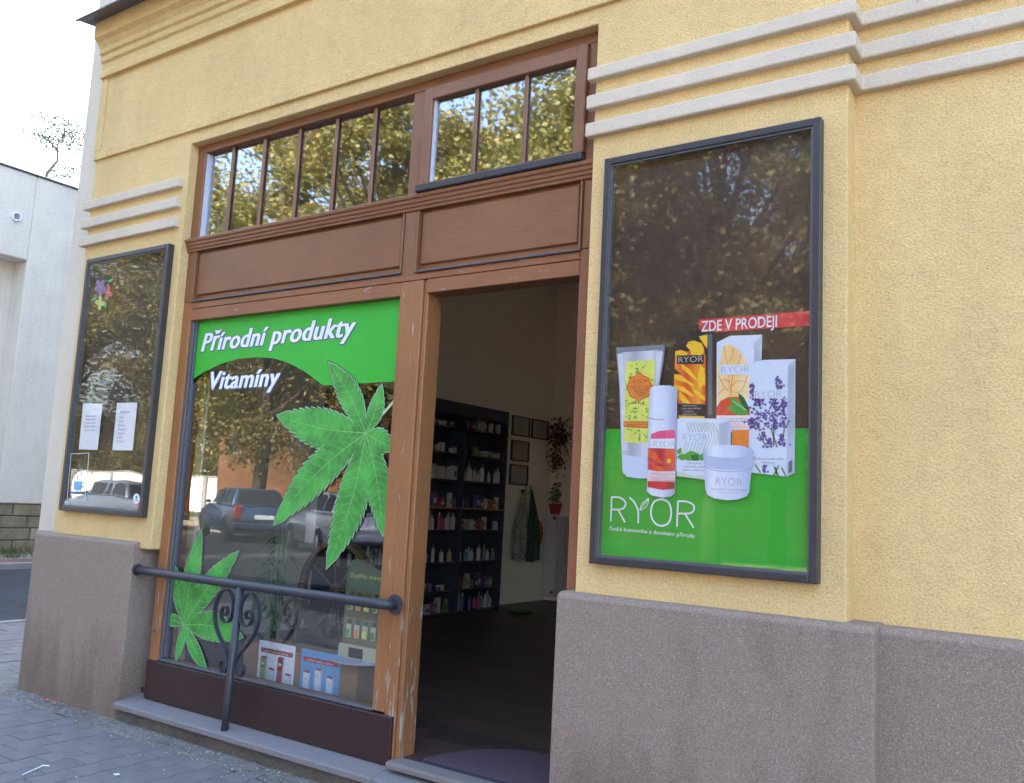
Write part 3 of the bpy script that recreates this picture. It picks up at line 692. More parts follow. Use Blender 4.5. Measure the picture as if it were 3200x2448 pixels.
# tall dark box with orange petals
A([(785, 165), (870, 110), (1215, 120), (1240, 1135), (760, 1120), (775, 350)], PR['blackbrown'])
A([(1140, 165), (1210, 175), (1200, 1115), (1128, 1115)], ink('gunmetal', S(72, 70, 70)))
A([(770, 360), (830, 345), (900, 360), (940, 350), (890, 300), (920, 250), (990, 238), (1070, 265), (1100, 320), (1110, 400), (1120, 400), (1120, 965), (810, 960), (755, 760), (758, 620), (835, 620), (765, 560)], PR['flameg'])
A([(1040, 190), (1140, 168), (1135, 330), (1090, 270)], PR['gold'])
A([(895, 300), (925, 250), (990, 240), (1065, 270), (1095, 320), (1095, 370), (1050, 405), (950, 400), (945, 350)], PR['gold'])
A([(770, 362), (850, 350), (920, 385), (905, 405), (770, 408)], PR['gold'])
for pl in ([(760, 625), (840, 640), (980, 740), (1000, 790), (900, 720), (760, 680)], [(830, 500), (930, 560), (1040, 700), (1000, 690), (850, 560)], [(760, 740), (870, 770), (985, 870), (960, 880), (830, 810), (760, 790)],
           [(1060, 520), (1110, 560), (1080, 760), (1050, 800), (1030, 680)], [(820, 820), (900, 900), (950, 960), (860, 950), (815, 900)], [(960, 770), (1110, 880), (1110, 930), (1000, 850)], [(1030, 600), (1090, 560), (1115, 640), (1110, 760), (1060, 720)]):
    A(pl, PR['gold'], up=0)
A([(790, 408), (1100, 404), (1097, 505), (790, 505)], PR['blackbrown'], up=2)
AT('RYOR', 804, 492, 1088, 424, ink('silvertext', S(205, 205, 200)), offset=-.012)
for i, s in enumerate(('Výživný krém', 's kmenovými buňkami', 'z arganu', 'Arganový olej')):
    AT(s, 850 - 20 * (i == 1) + 10 * (i == 2), 992 + 32 * i, 1010 + 50 * (i == 1) - 30 * (i == 2), 972 + 32 * i, ink('silvertext', S(205, 205, 200)))
for i in range(34): A([(1150, 190 + i * 27), (1190, 165 + i * 27), (1192, 172 + i * 27), (1150, 198 + i * 27)], PR['grey'], up=0)
A([(812, 1095), (1110, 1105), (1105, 1135), (810, 1130)], PR['gold'])
# white box with orange leaf skeleton
A([(1248, 262), (1400, 185), (1768, 172), (1760, 455), (1640, 500), (1630, 1470), (1245, 1140)], PR['box'])
A([(1676, 262), (1766, 176), (1758, 455), (1676, 500)], PR['boxside'])
A([(1330, 290), (1400, 285), (1480, 330), (1560, 410), (1610, 520), (1625, 640), (1620, 900), (1350, 900), (1250, 960), (1252, 540), (1290, 460), (1300, 380)], PR['peachg'])
for q in ([(1330, 300), (1345, 400), (1375, 560), (1410, 860)], [(1410, 860), (1430, 640), (1500, 560), (1600, 500)], [(1375, 600), (1320, 520), (1290, 480)], [(1400, 720), (1330, 680), (1265, 720)], [(1410, 760), (1500, 700), (1610, 720)], [(1440, 340), (1420, 430), (1370, 500)], [(1520, 400), (1500, 500), (1440, 560)], [(1600, 640), (1540, 800), (1450, 840)], [(1270, 640), (1330, 760), (1390, 830)], [(1260, 860), (1320, 800), (1400, 790)]):
    p = TR([L1(*a) for a in spline(q, 3)], PY); v, f = strip(p, .004, .0018, PY - .0012 - (lay_i[0] + 1) * .00006); MB().add(v, f).build('leaf_vein_print', PR['orange'], poster, fix=False)
A([(1245, 1000), (1290, 930), (1380, 885), (1480, 880), (1560, 920), (1625, 1010), (1625, 1095), (1245, 1095)], ink('vermilion', S(226, 84, 56), var=.05), up=3)
A([(1355, 990), (1440, 985), (1540, 1030), (1615, 1085), (1500, 1095), (1410, 1050)], PR['leafgreen'])
A([(1390, 890), (1460, 900), (1560, 990), (1620, 1080), (1500, 1040), (1420, 970)], PR['leafgreen'])
A([(1495, 835), (1560, 890), (1615, 1000), (1620, 1060), (1540, 980), (1500, 900)], PR['leafdeep'])
AT('S PROBIOTIKY', 1425, 935, 1585, 912, PR['white'], tilt=-.72)
A([(1245, 1097), (1625, 1093), (1622, 1260), (1245, 1215)], ink('pinkwhite', S(244, 232, 232)))
for i, s in enumerate(('Krém proti zarudnutí', 'a popraskaným žilkám', 'Aloe Vera', 's hedvábnou pokožkou')):
    AT(s, 1305, 1142 + 30 * i, 1585 - (60 if i == 2 else 0), 1122 + 30 * i, PR['textgrey'] if i < 2 else PR['orange'])
A([(1425, 1262), (1620, 1258), (1612, 1455), (1420, 1440)], PR['orange'])
for i in range(12): A([(1682, 290 + i * 18), (1738, 262 + i * 18), (1738, 266 + i * 18), (1682, 295 + i * 18)], PR['grey'], up=0)
A([(1284, 517), (1628, 515), (1628, 628), (1284, 630)], PR['box'], up=1)
AT('RYOR', 1294, 612, 1616, 534, PR['grey'], offset=-.016)
# white box with lavender
A([(1640, 495), (1770, 462), (2150, 452), (2140, 1752), (2048, 1795), (1625, 1745)], PR['box'])
A([(2062, 525), (2150, 455), (2140, 1752), (2048, 1795)], PR['boxside'])
for (a, b, c, d) in ((1905, 1130, 1900, 1450), (1870, 1250, 1940, 1460), (1730, 1300, 1800, 1430), (2030, 1180, 2000, 1420), (1960, 780, 1950, 800), (1905, 1680, 1960, 1790), (1990, 1690, 2040, 1790), (1920, 1690, 1935, 1780), (1690, 1660, 1750, 1750), (1795, 1670, 1800, 1750), (1960, 1670, 1900, 1780)):
    p = TR([L1(a, b), L1(c, d)], PY); v, f = strip(p, .007, .007, PY - .0012 - (lay_i[0] + 1) * .00006); MB().add(v, f).build('stem_print', PR['stemgreen'], poster, fix=False)
lay_i[0] += 1
def blossoms(cx, y0, y1, wd, n, L=L1):
    m1 = MB(); m2 = MB()
    for i in range(n):
        t = random.random(); x = cx + random.gauss(0, wd * .42 * (.35 + t)); y = y0 + (y1 - y0) * t; r = random.uniform(13, 26); a0 = random.random() * 6
        ring = [(x + r * (1 if k % 2 else .45) * math.cos(a0 + k * .785), y + r * (1 if k % 2 else .45) * math.sin(a0 + k * .785)) for k in range(8)]
        P = TR([L(*q) for q in ring], PY); (m1 if random.random() < .6 else m2).poly_y(P, PY - .0012 - (lay_i[0] + 1 + (i % 30)) * .00006)
    for m, k in ((m1, 'purple'), (m2, 'purpledark')):
        if m.v: tag(m.build('lavender_print', PR[k], poster, fix=False), kind='stuff')
blossoms(1960, 650, 790, 60, 26); blossoms(1660, 740, 930, 50, 26); blossoms(1730, 900, 1260, 150, 95); blossoms(1900, 900, 1110, 110, 60); blossoms(1910, 1120, 1260, 60, 30); blossoms(2015, 890, 1230, 70, 55); blossoms(1790, 1290, 1380, 60, 26); blossoms(1850, 1360, 1460, 50, 24); blossoms(2000, 1310, 1450, 60, 30); blossoms(1800, 1670, 1750, 45, 16); blossoms(1650, 1120, 1250, 50, 24)
lay_i[0] += 31
A([(1676, 800), (1995, 800), (1995, 900), (1676, 902)], PR['box'], up=1)
AT('RYOR', 1682, 890, 1985, 812, PR['grey'], offset=-.016)
A([(1640, 1470), (2050, 1490), (2048, 1665), (1680, 1640)], PR['box'], up=1)
AT('Maska na černé tečky', 1668, 1600, 2005, 1570, PR['textgrey'], tilt=-.0); AT('Aknestop', 1755, 1640, 1900, 1616, PR['textgrey'])
for i in range(34): A([(2068, 560 + i * 24), (2132, 520 + i * 24), (2132, 526 + i * 24), (2068, 567 + i * 24)], PR['grey'], up=0)
A([(2075, 1630), (2118, 1600), (2112, 1735), (2072, 1760)], PR['textgrey'], up=0)
# silver tube
A([(110, 322), (655, 290), (660, 330), (655, 430), (590, 800), (560, 1100), (490, 1815), (350, 1815), (230, 1795), (178, 1745), (165, 1500), (140, 760), (108, 420)], PR['tubeg'])
A([(110, 322), (655, 290), (658, 345), (112, 380)], PR['silverdark'], up=1)
A([(120, 395), (180, 390), (215, 900), (235, 1500), (180, 1500), (150, 800)], PR['silverlight'], up=1)
A([(560, 370), (640, 362), (590, 700), (560, 760)], PR['silverlight'], up=0)
A([(175, 1540), (490, 1590), (480, 1815), (350, 1815), (230, 1795), (180, 1745)], PR['jar'], up=1)
A([(218, 478), (548, 462), (540, 900), (490, 1300), (468, 1405), (330, 1412), (195, 1395), (205, 900)], PR['lime'])
m1 = MB(); lay_i[0] += 1
for i in range(78):
    x = random.uniform(215, 525); y = random.uniform(490, 1390)
    if y > 1150 and y < 1240 or x > 465 and y > 760: continue
    r = random.uniform(12, 24); a0 = random.random() * 6
    ring = [(x + r * (1.2 if k % 2 else .4) * math.cos(a0 + k * .9), y + r * (.9 if k % 2 else .4) * math.sin(a0 + k * .9)) for k in range(7)]
    m1.poly_y(TR([L1(*q) for q in ring], PY), PY - .0012 - (lay_i[0] + (i % 30)) * .00006)
tag(m1.build('sprig_print', PR['sprig'], poster, fix=False), kind='stuff'); lay_i[0] += 31
med = [(375, 598), (420, 640), (480, 665), (500, 720), (530, 760), (505, 820), (480, 880), (420, 905), (368, 942), (320, 905), (265, 880), (245, 820), (225, 772), (250, 720), (265, 670), (330, 640)]
A(med, PR['orangedark']); A([((x - 376) * .93 + 376, (y - 770) * .93 + 770) for x, y in med], PR['orange'])
AT('RYOR', 286, 726, 462, 684, PR['orangedark'], offset=-.004)
for i, s in enumerate(('PÁNSKÝ KRÉM S KYSELINOU', 'HYALURONOVOU', 'BRIGHTNESS CREAM', 'WITH HYALURONIC', 'ACID')):
    AT(s, 250 + 22 * i, 775 + 24 * i, 500 - 22 * i, 760 + 24 * i, PR['blackbrown'])
A([(195, 1165), (470, 1165), (468, 1240), (192, 1225)], PR['orangedark']); A([(195, 1174), (470, 1174), (468, 1230), (193, 1216)], PR['orange'])
AT('ORIGINAL CZECH COSMETICS', 215, 1207, 465, 1190, PR['blackbrown'])
# white box with palm
A([(805, 1140), (860, 1122), (1418, 1140), (1415, 1835), (1110, 1830), (800, 1790)], PR['box'])
A([(1278, 1190), (1418, 1142), (1415, 1835), (1278, 1840)], PR['boxside'])
for i in range(22):
    x = 900 + i * 16; q = [(x, 1180), (x + 30 + i * 2, 1300), (x - 10 + i * 3, 1400), (x - 60 + i * 2, 1560)]
    if x > 1230: continue
    p = TR([L1(*a) for a in spline(q, 3)], PY); v, f = strip(p, .0022, .0016, PY - .0012 - (lay_i[0] + 1) * .00006); MB().add(v, f).build('palm_print', PR['olive'] if i % 2 else PR['palegreen'], poster, fix=False)
A([(845, 1300), (1165, 1280), (1140, 1400), (850, 1400)], PR['box'], up=2)
AT('RYOR', 852, 1385, 1135, 1298, PR['grey'], offset=-.016)
for q in ([(800, 1570), (860, 1530), (910, 1560), (930, 1600), (850, 1610)], [(880, 1540), (960, 1500), (1050, 1530), (1100, 1590), (1000, 1620), (920, 1610)], [(1050, 1560), (1110, 1520), (1120, 1600), (1080, 1620)], [(800, 1500), (850, 1460), (860, 1520), (820, 1545)]):
    A(q, PR['leafgreen'], L1, up=1)
A([(960, 1555), (1040, 1545), (1060, 1610), (980, 1620)], PR['leafdeep'], up=1)
A([(798, 1610), (1115, 1615), (1112, 1745), (798, 1730)], PR['box'], up=1)
for i, s in enumerate(('Výživný krém', 's mandlovým olejem', 'Suchá a citlivá pleť')): AT(s, 900 - 45 * (i > 0), 1650 + 38 * i, 1078 + 30 * (i > 0), 1624 + 38 * i, PR['textgrey'])
A([(798, 1745), (860, 1740), (1000, 1790), (1112, 1770), (1112, 1828), (800, 1790)], PR['palegreen'], up=1)
for i in range(11): A([(1288, 1215 + i * 26), (1382, 1180 + i * 26), (1382, 1186 + i * 26), (1288, 1222 + i * 26)], PR['grey'], up=0)
# white bottle with red petals
A([(495, 800), (520, 770), (600, 755), (730, 757), (785, 775), (808, 800), (800, 1500), (795, 1600), (780, 1985), (740, 2020), (640, 2035), (520, 2010), (460, 1965), (468, 1500), (480, 1130)], PR['bottleg'])
A([(480, 1120), (570, 1140), (660, 1137), (660, 1150), (570, 1152), (480, 1134)], PR['grey'], up=1)
A([(508, 1310), (600, 1275), (700, 1265), (775, 1262), (790, 1360), (508, 1365)], PR['rose'], up=1)
A([(475, 1470), (790, 1475), (785, 1730), (600, 1740), (470, 1715)], PR['crimsong'], up=0)
for q in ([(475, 1480), (560, 1520), (640, 1640), (560, 1620), (475, 1560)], [(700, 1500), (780, 1560), (785, 1640), (700, 1620)], [(520, 1650), (640, 1690), (700, 1730), (540, 1730)]): A(q, PR['flame'], up=0)
A([(690, 1600), (720, 1585), (740, 1620), (715, 1650), (690, 1635)], PR['gold'], up=2)
A([(472, 1735), (784, 1735), (780, 1850), (470, 1842)], PR['pinkpale'], up=0)
A([(470, 1845), (780, 1855), (778, 1935), (640, 1948), (468, 1915)], PR['crimson'], up=0)
A([(700, 1860), (778, 1858), (776, 1925), (690, 1940)], ink('brick', S(160, 70, 50)), up=1)
A([(512, 1368), (775, 1360), (772, 1478), (508, 1468)], PR['white'], up=2)
AT('RYOR', 520, 1455, 762, 1385, PR['grey'], offset=-.014)
for i, s in enumerate(('Hydratační jahodový krém', 's aloe vera', 's kyselinou hyaluronovou', 'Normální a smíšená pleť')): AT(s, 490 + 70 * (i == 1), 1765 + 24 * i, 765 - 70 * (i == 1), 1750 + 24 * i, PR['textgrey'] if i < 3 else PR['crimson'])
# jar
A([(1100, 230), (1125, 190), (1200, 165), (1380, 150), (1560, 165), (1650, 195), (1685, 235), (1668, 400), (1650, 500), (1630, 690), (1600, 740), (1500, 775), (1380, 785), (1240, 765), (1150, 720), (1130, 650), (1112, 380)], PR['jarg'], L2, up=2)
A([(1105, 232), (1160, 275), (1300, 298), (1480, 300), (1620, 275), (1685, 237), (1672, 385), (1600, 425), (1400, 440), (1220, 425), (1112, 375)], PR['jarshade'], L2, up=1)
A([(1112, 385), (1220, 438), (1400, 455), (1600, 438), (1668, 400), (1668, 410), (1600, 448), (1400, 465), (1220, 448), (1112, 396)], PR['grey'], L2, up=1)
AT('RYOR', 1230, 610, 1536, 520, PR['grey'], L2, offset=-.014)
AT('Výživný krém s mandlovým olejem', 1180, 662, 1590, 642, PR['textgrey'], L2); AT('Suchá a citlivá pleť', 1268, 700, 1492, 682, PR['grey'], L2)
# logo drawn with thin strokes
def stroke(pts, wpx=14, L=L2):
    p = TR([L(*a) for a in pts], PY); v, f = strip(p, wpx * .27322 / 505., wpx * .27322 / 505., PY - .0012 - .0042); return v, f
lg = MB()
for q in ([(38, 1025), (48, 748)], spline([(46, 748), (130, 750), (195, 790), (205, 840), (160, 885), (40, 888)], 5), [(120, 888), (200, 1035)],
          spline([(252, 752), (310, 810), (350, 900)], 4), spline([(350, 900), (353, 960), (350, 1045)], 3),
          spline([(612, 770), (690, 800), (725, 880), (725, 970), (690, 1050), (612, 1075), (540, 1040), (500, 960), (502, 870), (540, 795), (612, 770)], 4),
          [(794, 1085), (806, 795)], spline([(804, 795), (900, 797), (975, 830), (990, 880), (950, 930), (800, 935)], 5), [(885, 935), (985, 1098)],
          spline([(368, 900), (385, 840), (430, 790), (472, 762)], 3), spline([(472, 762), (455, 840), (410, 880), (368, 900)], 3), spline([(368, 900), (420, 830), (472, 762)], 2)):
    wd = 7 if q[0] in ((368, 900), (472, 762)) else 15
    v, f = stroke(q, wd); lg.add(v, f)
lg.build('logo', PR['white'], poster, fix=False)
T('česká kosmetika s dotekem přírody', *L2(12, 1122), L2(995, 0)[0], L2(0, 1078)[1], PY - .005, PR['white'], poster, tilt=-.022, offset=.006)
# ---- contents of the left case
def sticker(o): return o
GLy = -.0375
SLn = lambda a, b: (180 + a * .29757, 1150 + b * .29757)      # from a close look at the lower half
SLu = lambda a, b: (180 + a * .2381, 780 + b * .2381)
def LA(pts, mtl, L, y, name, parent=cL): return MB().poly_y(TR([L(*q) for q in pts], y), y).build(name, mtl, parent, fix=False)
ink('paper', S(238, 243, 250), var=.03, scale=6)
p1 = LA([(268, 372), (472, 376), (420, 862), (222, 856)], PR['paper'], SLn, -.0150, 'paper_list')
p2 = LA([(625, 368), (838, 366), (788, 868), (574, 866)], PR['paper'], SLn, -.0150, 'paper_list')
for i, s in enumerate(('Masné krémy', 'Bylinné masti', 'Sypané čaje', 'Přírodní mýdla', 'Vonné esence a oleje')):
    a = SLn(300 - 6 * i, 515 + 36 * i); b = SLn(405 - 4 * i, 0); T(s, a[0], a[1], b[0], SLn(0, 498 + 36 * i)[1], -.0163, PR['textgrey'], cL)
for i, (s, xx) in enumerate((('SEMENA', 755), ('Chia', 690), ('Goji', 682), ('Dýňové', 705), ('Slunečnice', 722), ('Sezam', 700), ('Lněné', 678), ('Konopí', 690))):
    a = SLn(650 - 4 * i, 480 + 42 * i + 8 * (i > 0)); T(s, a[0], a[1], SLn(xx, 0)[0], SLn(0, (455 if i == 0 else 466) + 42 * i)[1], -.0163, PR['textgrey'], cL)
# cup sticker with a thin white border
cb = MB()
bq = TR([SLn(*q) for q in ((140, 900), (332, 892), (290, 1385), (98, 1378))], GLy)
bi = [((x - sum(a for a, _ in bq) / 4) * .955 + sum(a for a, _ in bq) / 4, (z - sum(b for _, b in bq) / 4) * .98 + sum(b for _, b in bq) / 4) for x, z in bq]
cb.add([(x, GLy, z) for x, z in bq] + [(x, GLy, z) for x, z in bi], [(i, (i + 1) % 4, 4 + (i + 1) % 4, 4 + i) for i in range(4)])
cb.build('cup_sticker_border', PR['white'], cL, fix=False)
ink('cupblue', S(120, 176, 214), var=.06); ink('cupdeep', S(60, 110, 150)); ink('cupcase', S(18, 26, 34))
LA([(168, 1190), (255, 1188), (248, 1260), (235, 1290), (190, 1292), (165, 1270)], PR['cupblue'], SLn, GLy - .0004, 'cup_print')
LA([(130, 1296), (275, 1298), (262, 1318), (200, 1328), (140, 1316)], PR['cupdeep'], SLn, GLy - .0002, 'saucer_print')
v, f = strip(TR([SLn(*q) for q in spline([(252, 1205), (272, 1215), (266, 1248), (244, 1268)], 4)], GLy), .008, .008, GLy - .0003); MB().add(v, f).build('cup_handle_print', PR['cupblue'], cL, fix=False)
for q in ([(210, 1180), (200, 1120), (235, 1060), (225, 1010)], [(235, 1150), (250, 1100), (240, 1070)]):
    v, f = strip(TR([SLn(*a) for a in spline(q, 4)], GLy), .012, .005, GLy - .0003); MB().add(v, f).build('steam_print', PR['cupblue'], cL, fix=False)
for i, (a, b) in enumerate(((120, 260), (120, 240))):
    T('káva čaj' if i == 0 else 'bylinky', *SLn(128, 1352 + 22 * i), SLn(262, 0)[0], SLn(0, 1338 + 22 * i)[1], GLy - .0004, PR['grey'], cL)
# round sticker
c = SLn(828, 1376); ring = [(c[0] + 10.5 * math.cos(k * .3927), c[1] + 16.5 * math.sin(k * .3927)) for k in range(16)]
MB().poly_y(TR(ring, GLy), GLy).build('round_sticker', PR['white'], cL, fix=False)
LA([(815, 1360), (830, 1340), (842, 1362), (830, 1378)], PR['cupdeep'], SLn, GLy - .0004, 'sticker_mark'); LA([(808, 1384), (848, 1386), (846, 1394), (808, 1392)], PR['cupdeep'], SLn, GLy - .0004, 'sticker_mark')
# flower stickers
def petals(cx, cy, rx, ry, n, a0, mtl, name):
    m = MB()
    for k in range(n):
        a = a0 + 2 * math.pi * k / n; px, py = cx + rx * .55 * math.cos(a), cy + ry * .55 * math.sin(a)
        ring = []
        for j in range(10):
            b = j * .628; lx, ly = math.cos(b) * .5, math.sin(b) * .36
            ring.append((px + rx * (lx * math.cos(a) - ly * math.sin(a)), py + ry * (lx * math.sin(a) + ly * math.cos(a))))
        m.poly_y(TR([SLu(*q) for q in ring], GLy), GLy - k * .00015)
    m.build(name, mtl, cL, fix=False)
    LA([(cx - 6, cy - 8), (cx + 6, cy - 8), (cx + 6, cy + 8), (cx - 6, cy + 8)], PR['gold'], SLu, GLy - .0012, 'flower_centre_print')
ink('mauve', S(128, 100, 140), var=.1, scale=60); ink('coral', S(180, 92, 78), var=.1, scale=60); ink('lemon', S(176, 182, 102), var=.08, scale=60); ink('mint', S(80, 160, 110))
petals(562, 495, 80, 108, 5, 1.57, PR['mauve'], 'violet_flower_print'); petals(662, 565, 62, 95, 4, 1.9, PR['coral'], 'coral_flower_print'); petals(555, 700, 62, 95, 4, 1.7, PR['lemon'], 'yellow_flower_print')
for q in ([(660, 435), (680, 395), (740, 378), (710, 420)], [(450, 672), (470, 635), (525, 622), (495, 660)], [(612, 680), (640, 690), (645, 735), (625, 772), (612, 740)]):
    LA(q, PR['mint'], SLu, GLy, 'green_leaf_print')
# ================================================================== WINDOW DISPLAY
card = plain('corrugated_cardboard', (.30, .19, .09, 1), .85, var=.1, scale=20)
wmat = wood_mat('old_turned_wood', (.11, .072, .042, 1), True, rough=.5)
tag(MB().box(-5.35, -3.62, .24, .75, .20, .255).build('display_platform', M['floor_b'] if 'floor_b' in M else fw[1], bevel=.004), 'low dark board inside the display window under the cardboard box', 'platform')
bx = thing('cardboard_box', (-4.29, .5, .256), 'brown cardboard box with two product leaflets fixed on its front, in the display window', 'box')
MB().box(-4.82, -3.76, .40, .66, .256, .565).build('carton', card, bx, bevel=.003)
ink('brickred', S(170, 62, 60)); ink('skyblue', S(110, 165, 215))
def leaflet(x0, x1, z0, z1, y, bgc, boxes, parent):
    lf = MB().box(x0, x1, y, y + .002, z0, z1).build('leaflet', bgc, parent)
    w_ = x1 - x0; h = z1 - z0
    MB().poly_y([(x0 + .02, z1 - .075), (x1 - .02, z1 - .075), (x1 - .02, z1 - .045), (x0 + .02, z1 - .045)], y - .0006).build('red_strip', ink('brickred', S(170, 62, 60)), lf, fix=False)
    text('přítel vašeho zdraví', x0 + .06, x1 - .06, y - .0014, z1 - .069, .015, PR['white'], lf, shear=.2)
    for i, (fx, fh, c1, c2) in enumerate(boxes):
        a = x0 + fx * w_; bw = .050
        MB().poly_y([(a, z0 + .02), (a + bw, z0 + .015), (a + bw, z0 + .015 + fh * h), (a, z0 + .02 + fh * h)], y - .0012 - i * .0002).build('carton_print', c1, lf, fix=False)
        MB().poly_y([(a + bw, z0 + .015), (a + bw + .014, z0 + .024), (a + bw + .014, z0 + .03 + fh * h), (a + bw, z0 + .015 + fh * h)], y - .0012 - i * .0002).build('carton_print', PR['boxside'], lf, fix=False)
        MB().poly_y([(a, z0 + .02 + fh * h), (a + bw, z0 + .015 + fh * h), (a + bw + .014, z0 + .03 + fh * h), (a + .014, z0 + .032 + fh * h)], y - .0014).build('carton_print', PR['brickred'], lf, fix=False)
        ring = [(a + bw / 2 + .017 * math.cos(k * .5236), z0 + .055 + .022 * math.sin(k * .5236)) for k in range(12)]
        MB().poly_y(ring, y - .0024).build('emblem_print', c2, lf, fix=False)
        ring = [(a + bw / 2 + .018 * math.cos(k * .5236), z0 + .01 + fh * h - .028 + .009 * math.sin(k * .5236)) for k in range(12)]
        MB().poly_y(ring, y - .0024).build('emblem_print', PR['palegreen'], lf, fix=False)
leaflet(-4.665, -4.315, .262, .600, .396, PR['paper'], ((.08, .62, ink('lgreen', S(120, 170, 60)), PR['white']), (.30, .42, PR['white'], PR['leafdeep']), (.55, .66, PR['brickred'], PR['gold']), (.76, .38, PR['white'], PR['orange'])), bx)
leaflet(-4.255, -3.905, .262, .597, .396, ink('skyblue', S(110, 165, 215)), ((.08, .52, PR['box'], PR['gold']), (.38, .60, PR['box'], PR['crimson']), (.68, .50, PR['box'], PR['skyblue'])), bx)
st = thing('display_stand', (-3.83, .5, .566), 'small cardboard supplements stand with blister packs standing on the cardboard box', 'display stand')
ink('khaki', S(120, 116, 84), var=.08); ink('palebeige', S(190, 190, 160)); ink('standgreen', S(70, 104, 66))
MB().box(-3.985, -3.675, .478, .50, .62, 1.00).build('back_panel', PR['khaki'], st)
MB().box(-3.99, -3.67, .455, .475, .57, .66).build('front_panel', PR['palebeige'], st)
MB().box(-3.90, -3.78, .4525, .4545, .585, .645).build('plaque_print', PR['blackbrown'], st); 
MB().lathe([(.20, 0), (.205, .008), (.20, .012)], (-3.83, .52, .5665), 24).build('round_tray', PR['silver'], st, smooth=False)
hd = [(-3.985, 1.0), (-3.675, 1.0), (-3.67, 1.13), (-3.74, 1.14), (-3.78, 1.17), (-3.83, 1.16), (-3.88, 1.19), (-3.94, 1.185), (-3.98, 1.14)]
hp = MB().prism_y(hd, .478, .49).build('header_panel', PR['standgreen'], st)
text('Doplňky stravy', -3.95, -3.69, .476, 1.075, .026, PR['lime'], hp)
for r_ in range(2):
    for i in range(4):
        x = -3.95 + i * .07; z = .70 + .17 * (1 - r_)
        b = MB().box(x, x + .045, .462, .476, z, z + .085).build('pack', PR['palebeige'], st, bevel=.006)
        MB().box(x + .006, x + .039, .4605, .4618, z + .01, z + .055).build('pack_label', (PR['leafgreen'], PR['orange'], PR['lime'], PR['sprig'])[i], b)
        MB().box(x + .012, x + .033, .465, .474, z + .086, z + .115).build('pack_cap', PR['standgreen'], b)
# spinning wheel with big bent hoop, and a small wheel
sw = thing('spinning_wheel', (-4.05, .85, .256), 'old wooden spinning wheel with a large bent rim behind the display window', 'spinning wheel')
RC = tuple(on_y(1052, 1850, .9))
ring = [(RC[0] + .36 * math.cos(a), RC[1], RC[2] + .40 * math.sin(a)) for a in np.linspace(0, 2 * math.pi, 41)]
rb = MB()
for i in range(40):
    a0, a1 = 2 * math.pi * i / 40, 2 * math.pi * (i + 1) / 40; q = []
    for a in (a0, a1):
        for rr, yy in ((.325, .872), (.365, .872), (.365, .928), (.325, .928)): q.append((RC[0] + rr * math.cos(a), yy, RC[2] + rr * math.sin(a)))
    rb.add(q, [(k, (k + 1) % 4, 4 + (k + 1) % 4, 4 + k) for k in range(4)])
rb.build('wheel_rim', wmat, sw)
MB().lathe([(.035, -.05), (.045, -.03), (.045, .03), (.035, .05)], RC, 12, 'y').build('hub', wmat, sw)
for k in range(8):
    a = k * math.pi / 4 + .2; MB().tube([(RC[0] + .04 * math.cos(a), .9, RC[2] + .04 * math.sin(a)), (RC[0] + .2 * math.cos(a), .9, RC[2] + .2 * math.sin(a)), (RC[0] + .33 * math.cos(a), .9, RC[2] + .33 * math.sin(a))], [.005, .008, .005], 8).build('spoke', wmat, sw)
for dx in (-.2, .2): MB().tube([(RC[0] + dx, .97, .256), (RC[0] + dx * .3, .97, RC[2] + .02)], .016, 8).build('leg', wmat, sw)
MB().box(RC[0] - .35, RC[0] + .3, .93, 1.03, .40, .43).build('bench_board', wmat, sw, bevel=.004)
wt = thing('wooden_distaff', (-4.57, .62, .256), 'turned wooden distaff with a small spoked wheel left of the cardboard box', 'distaff')
MB().tube([(-4.60, .62, .256), (-4.58, .62, .5), (-4.55, .62, .75), (-4.52, .62, 1.0)], [.012, .016, .014, .012], 8).build('shaft', wmat, wt)
for k in range(7): MB().lathe([(.014, 0), (.024, .012), (.014, .024)], (-4.53 - .012 * (7 - k) * .2, .62, .82 + k * .03), 8).build('turned_ring', wmat, wt)
rb = MB()
for i in range(24):
    a0, a1 = 2 * math.pi * i / 24, 2 * math.pi * (i + 1) / 24; q = []
    for a in (a0, a1):
        for rr, yy in ((.075, .585), (.095, .585), (.095, .605), (.075, .605)): q.append((-4.585 + rr * math.cos(a), yy, .77 + rr * 1.1 * math.sin(a)))
    rb.add(q, [(k, (k + 1) % 4, 4 + (k + 1) % 4, 4 + k) for k in range(4)])
rb.build('wheel_rim', wmat, wt)
for k in range(5): a = k * 1.2566; MB().tube([(-4.585, .595, .77), (-4.585 + .078 * math.cos(a), .595, .77 + .084 * math.sin(a))], .004, 6).build('spoke', wmat, wt)
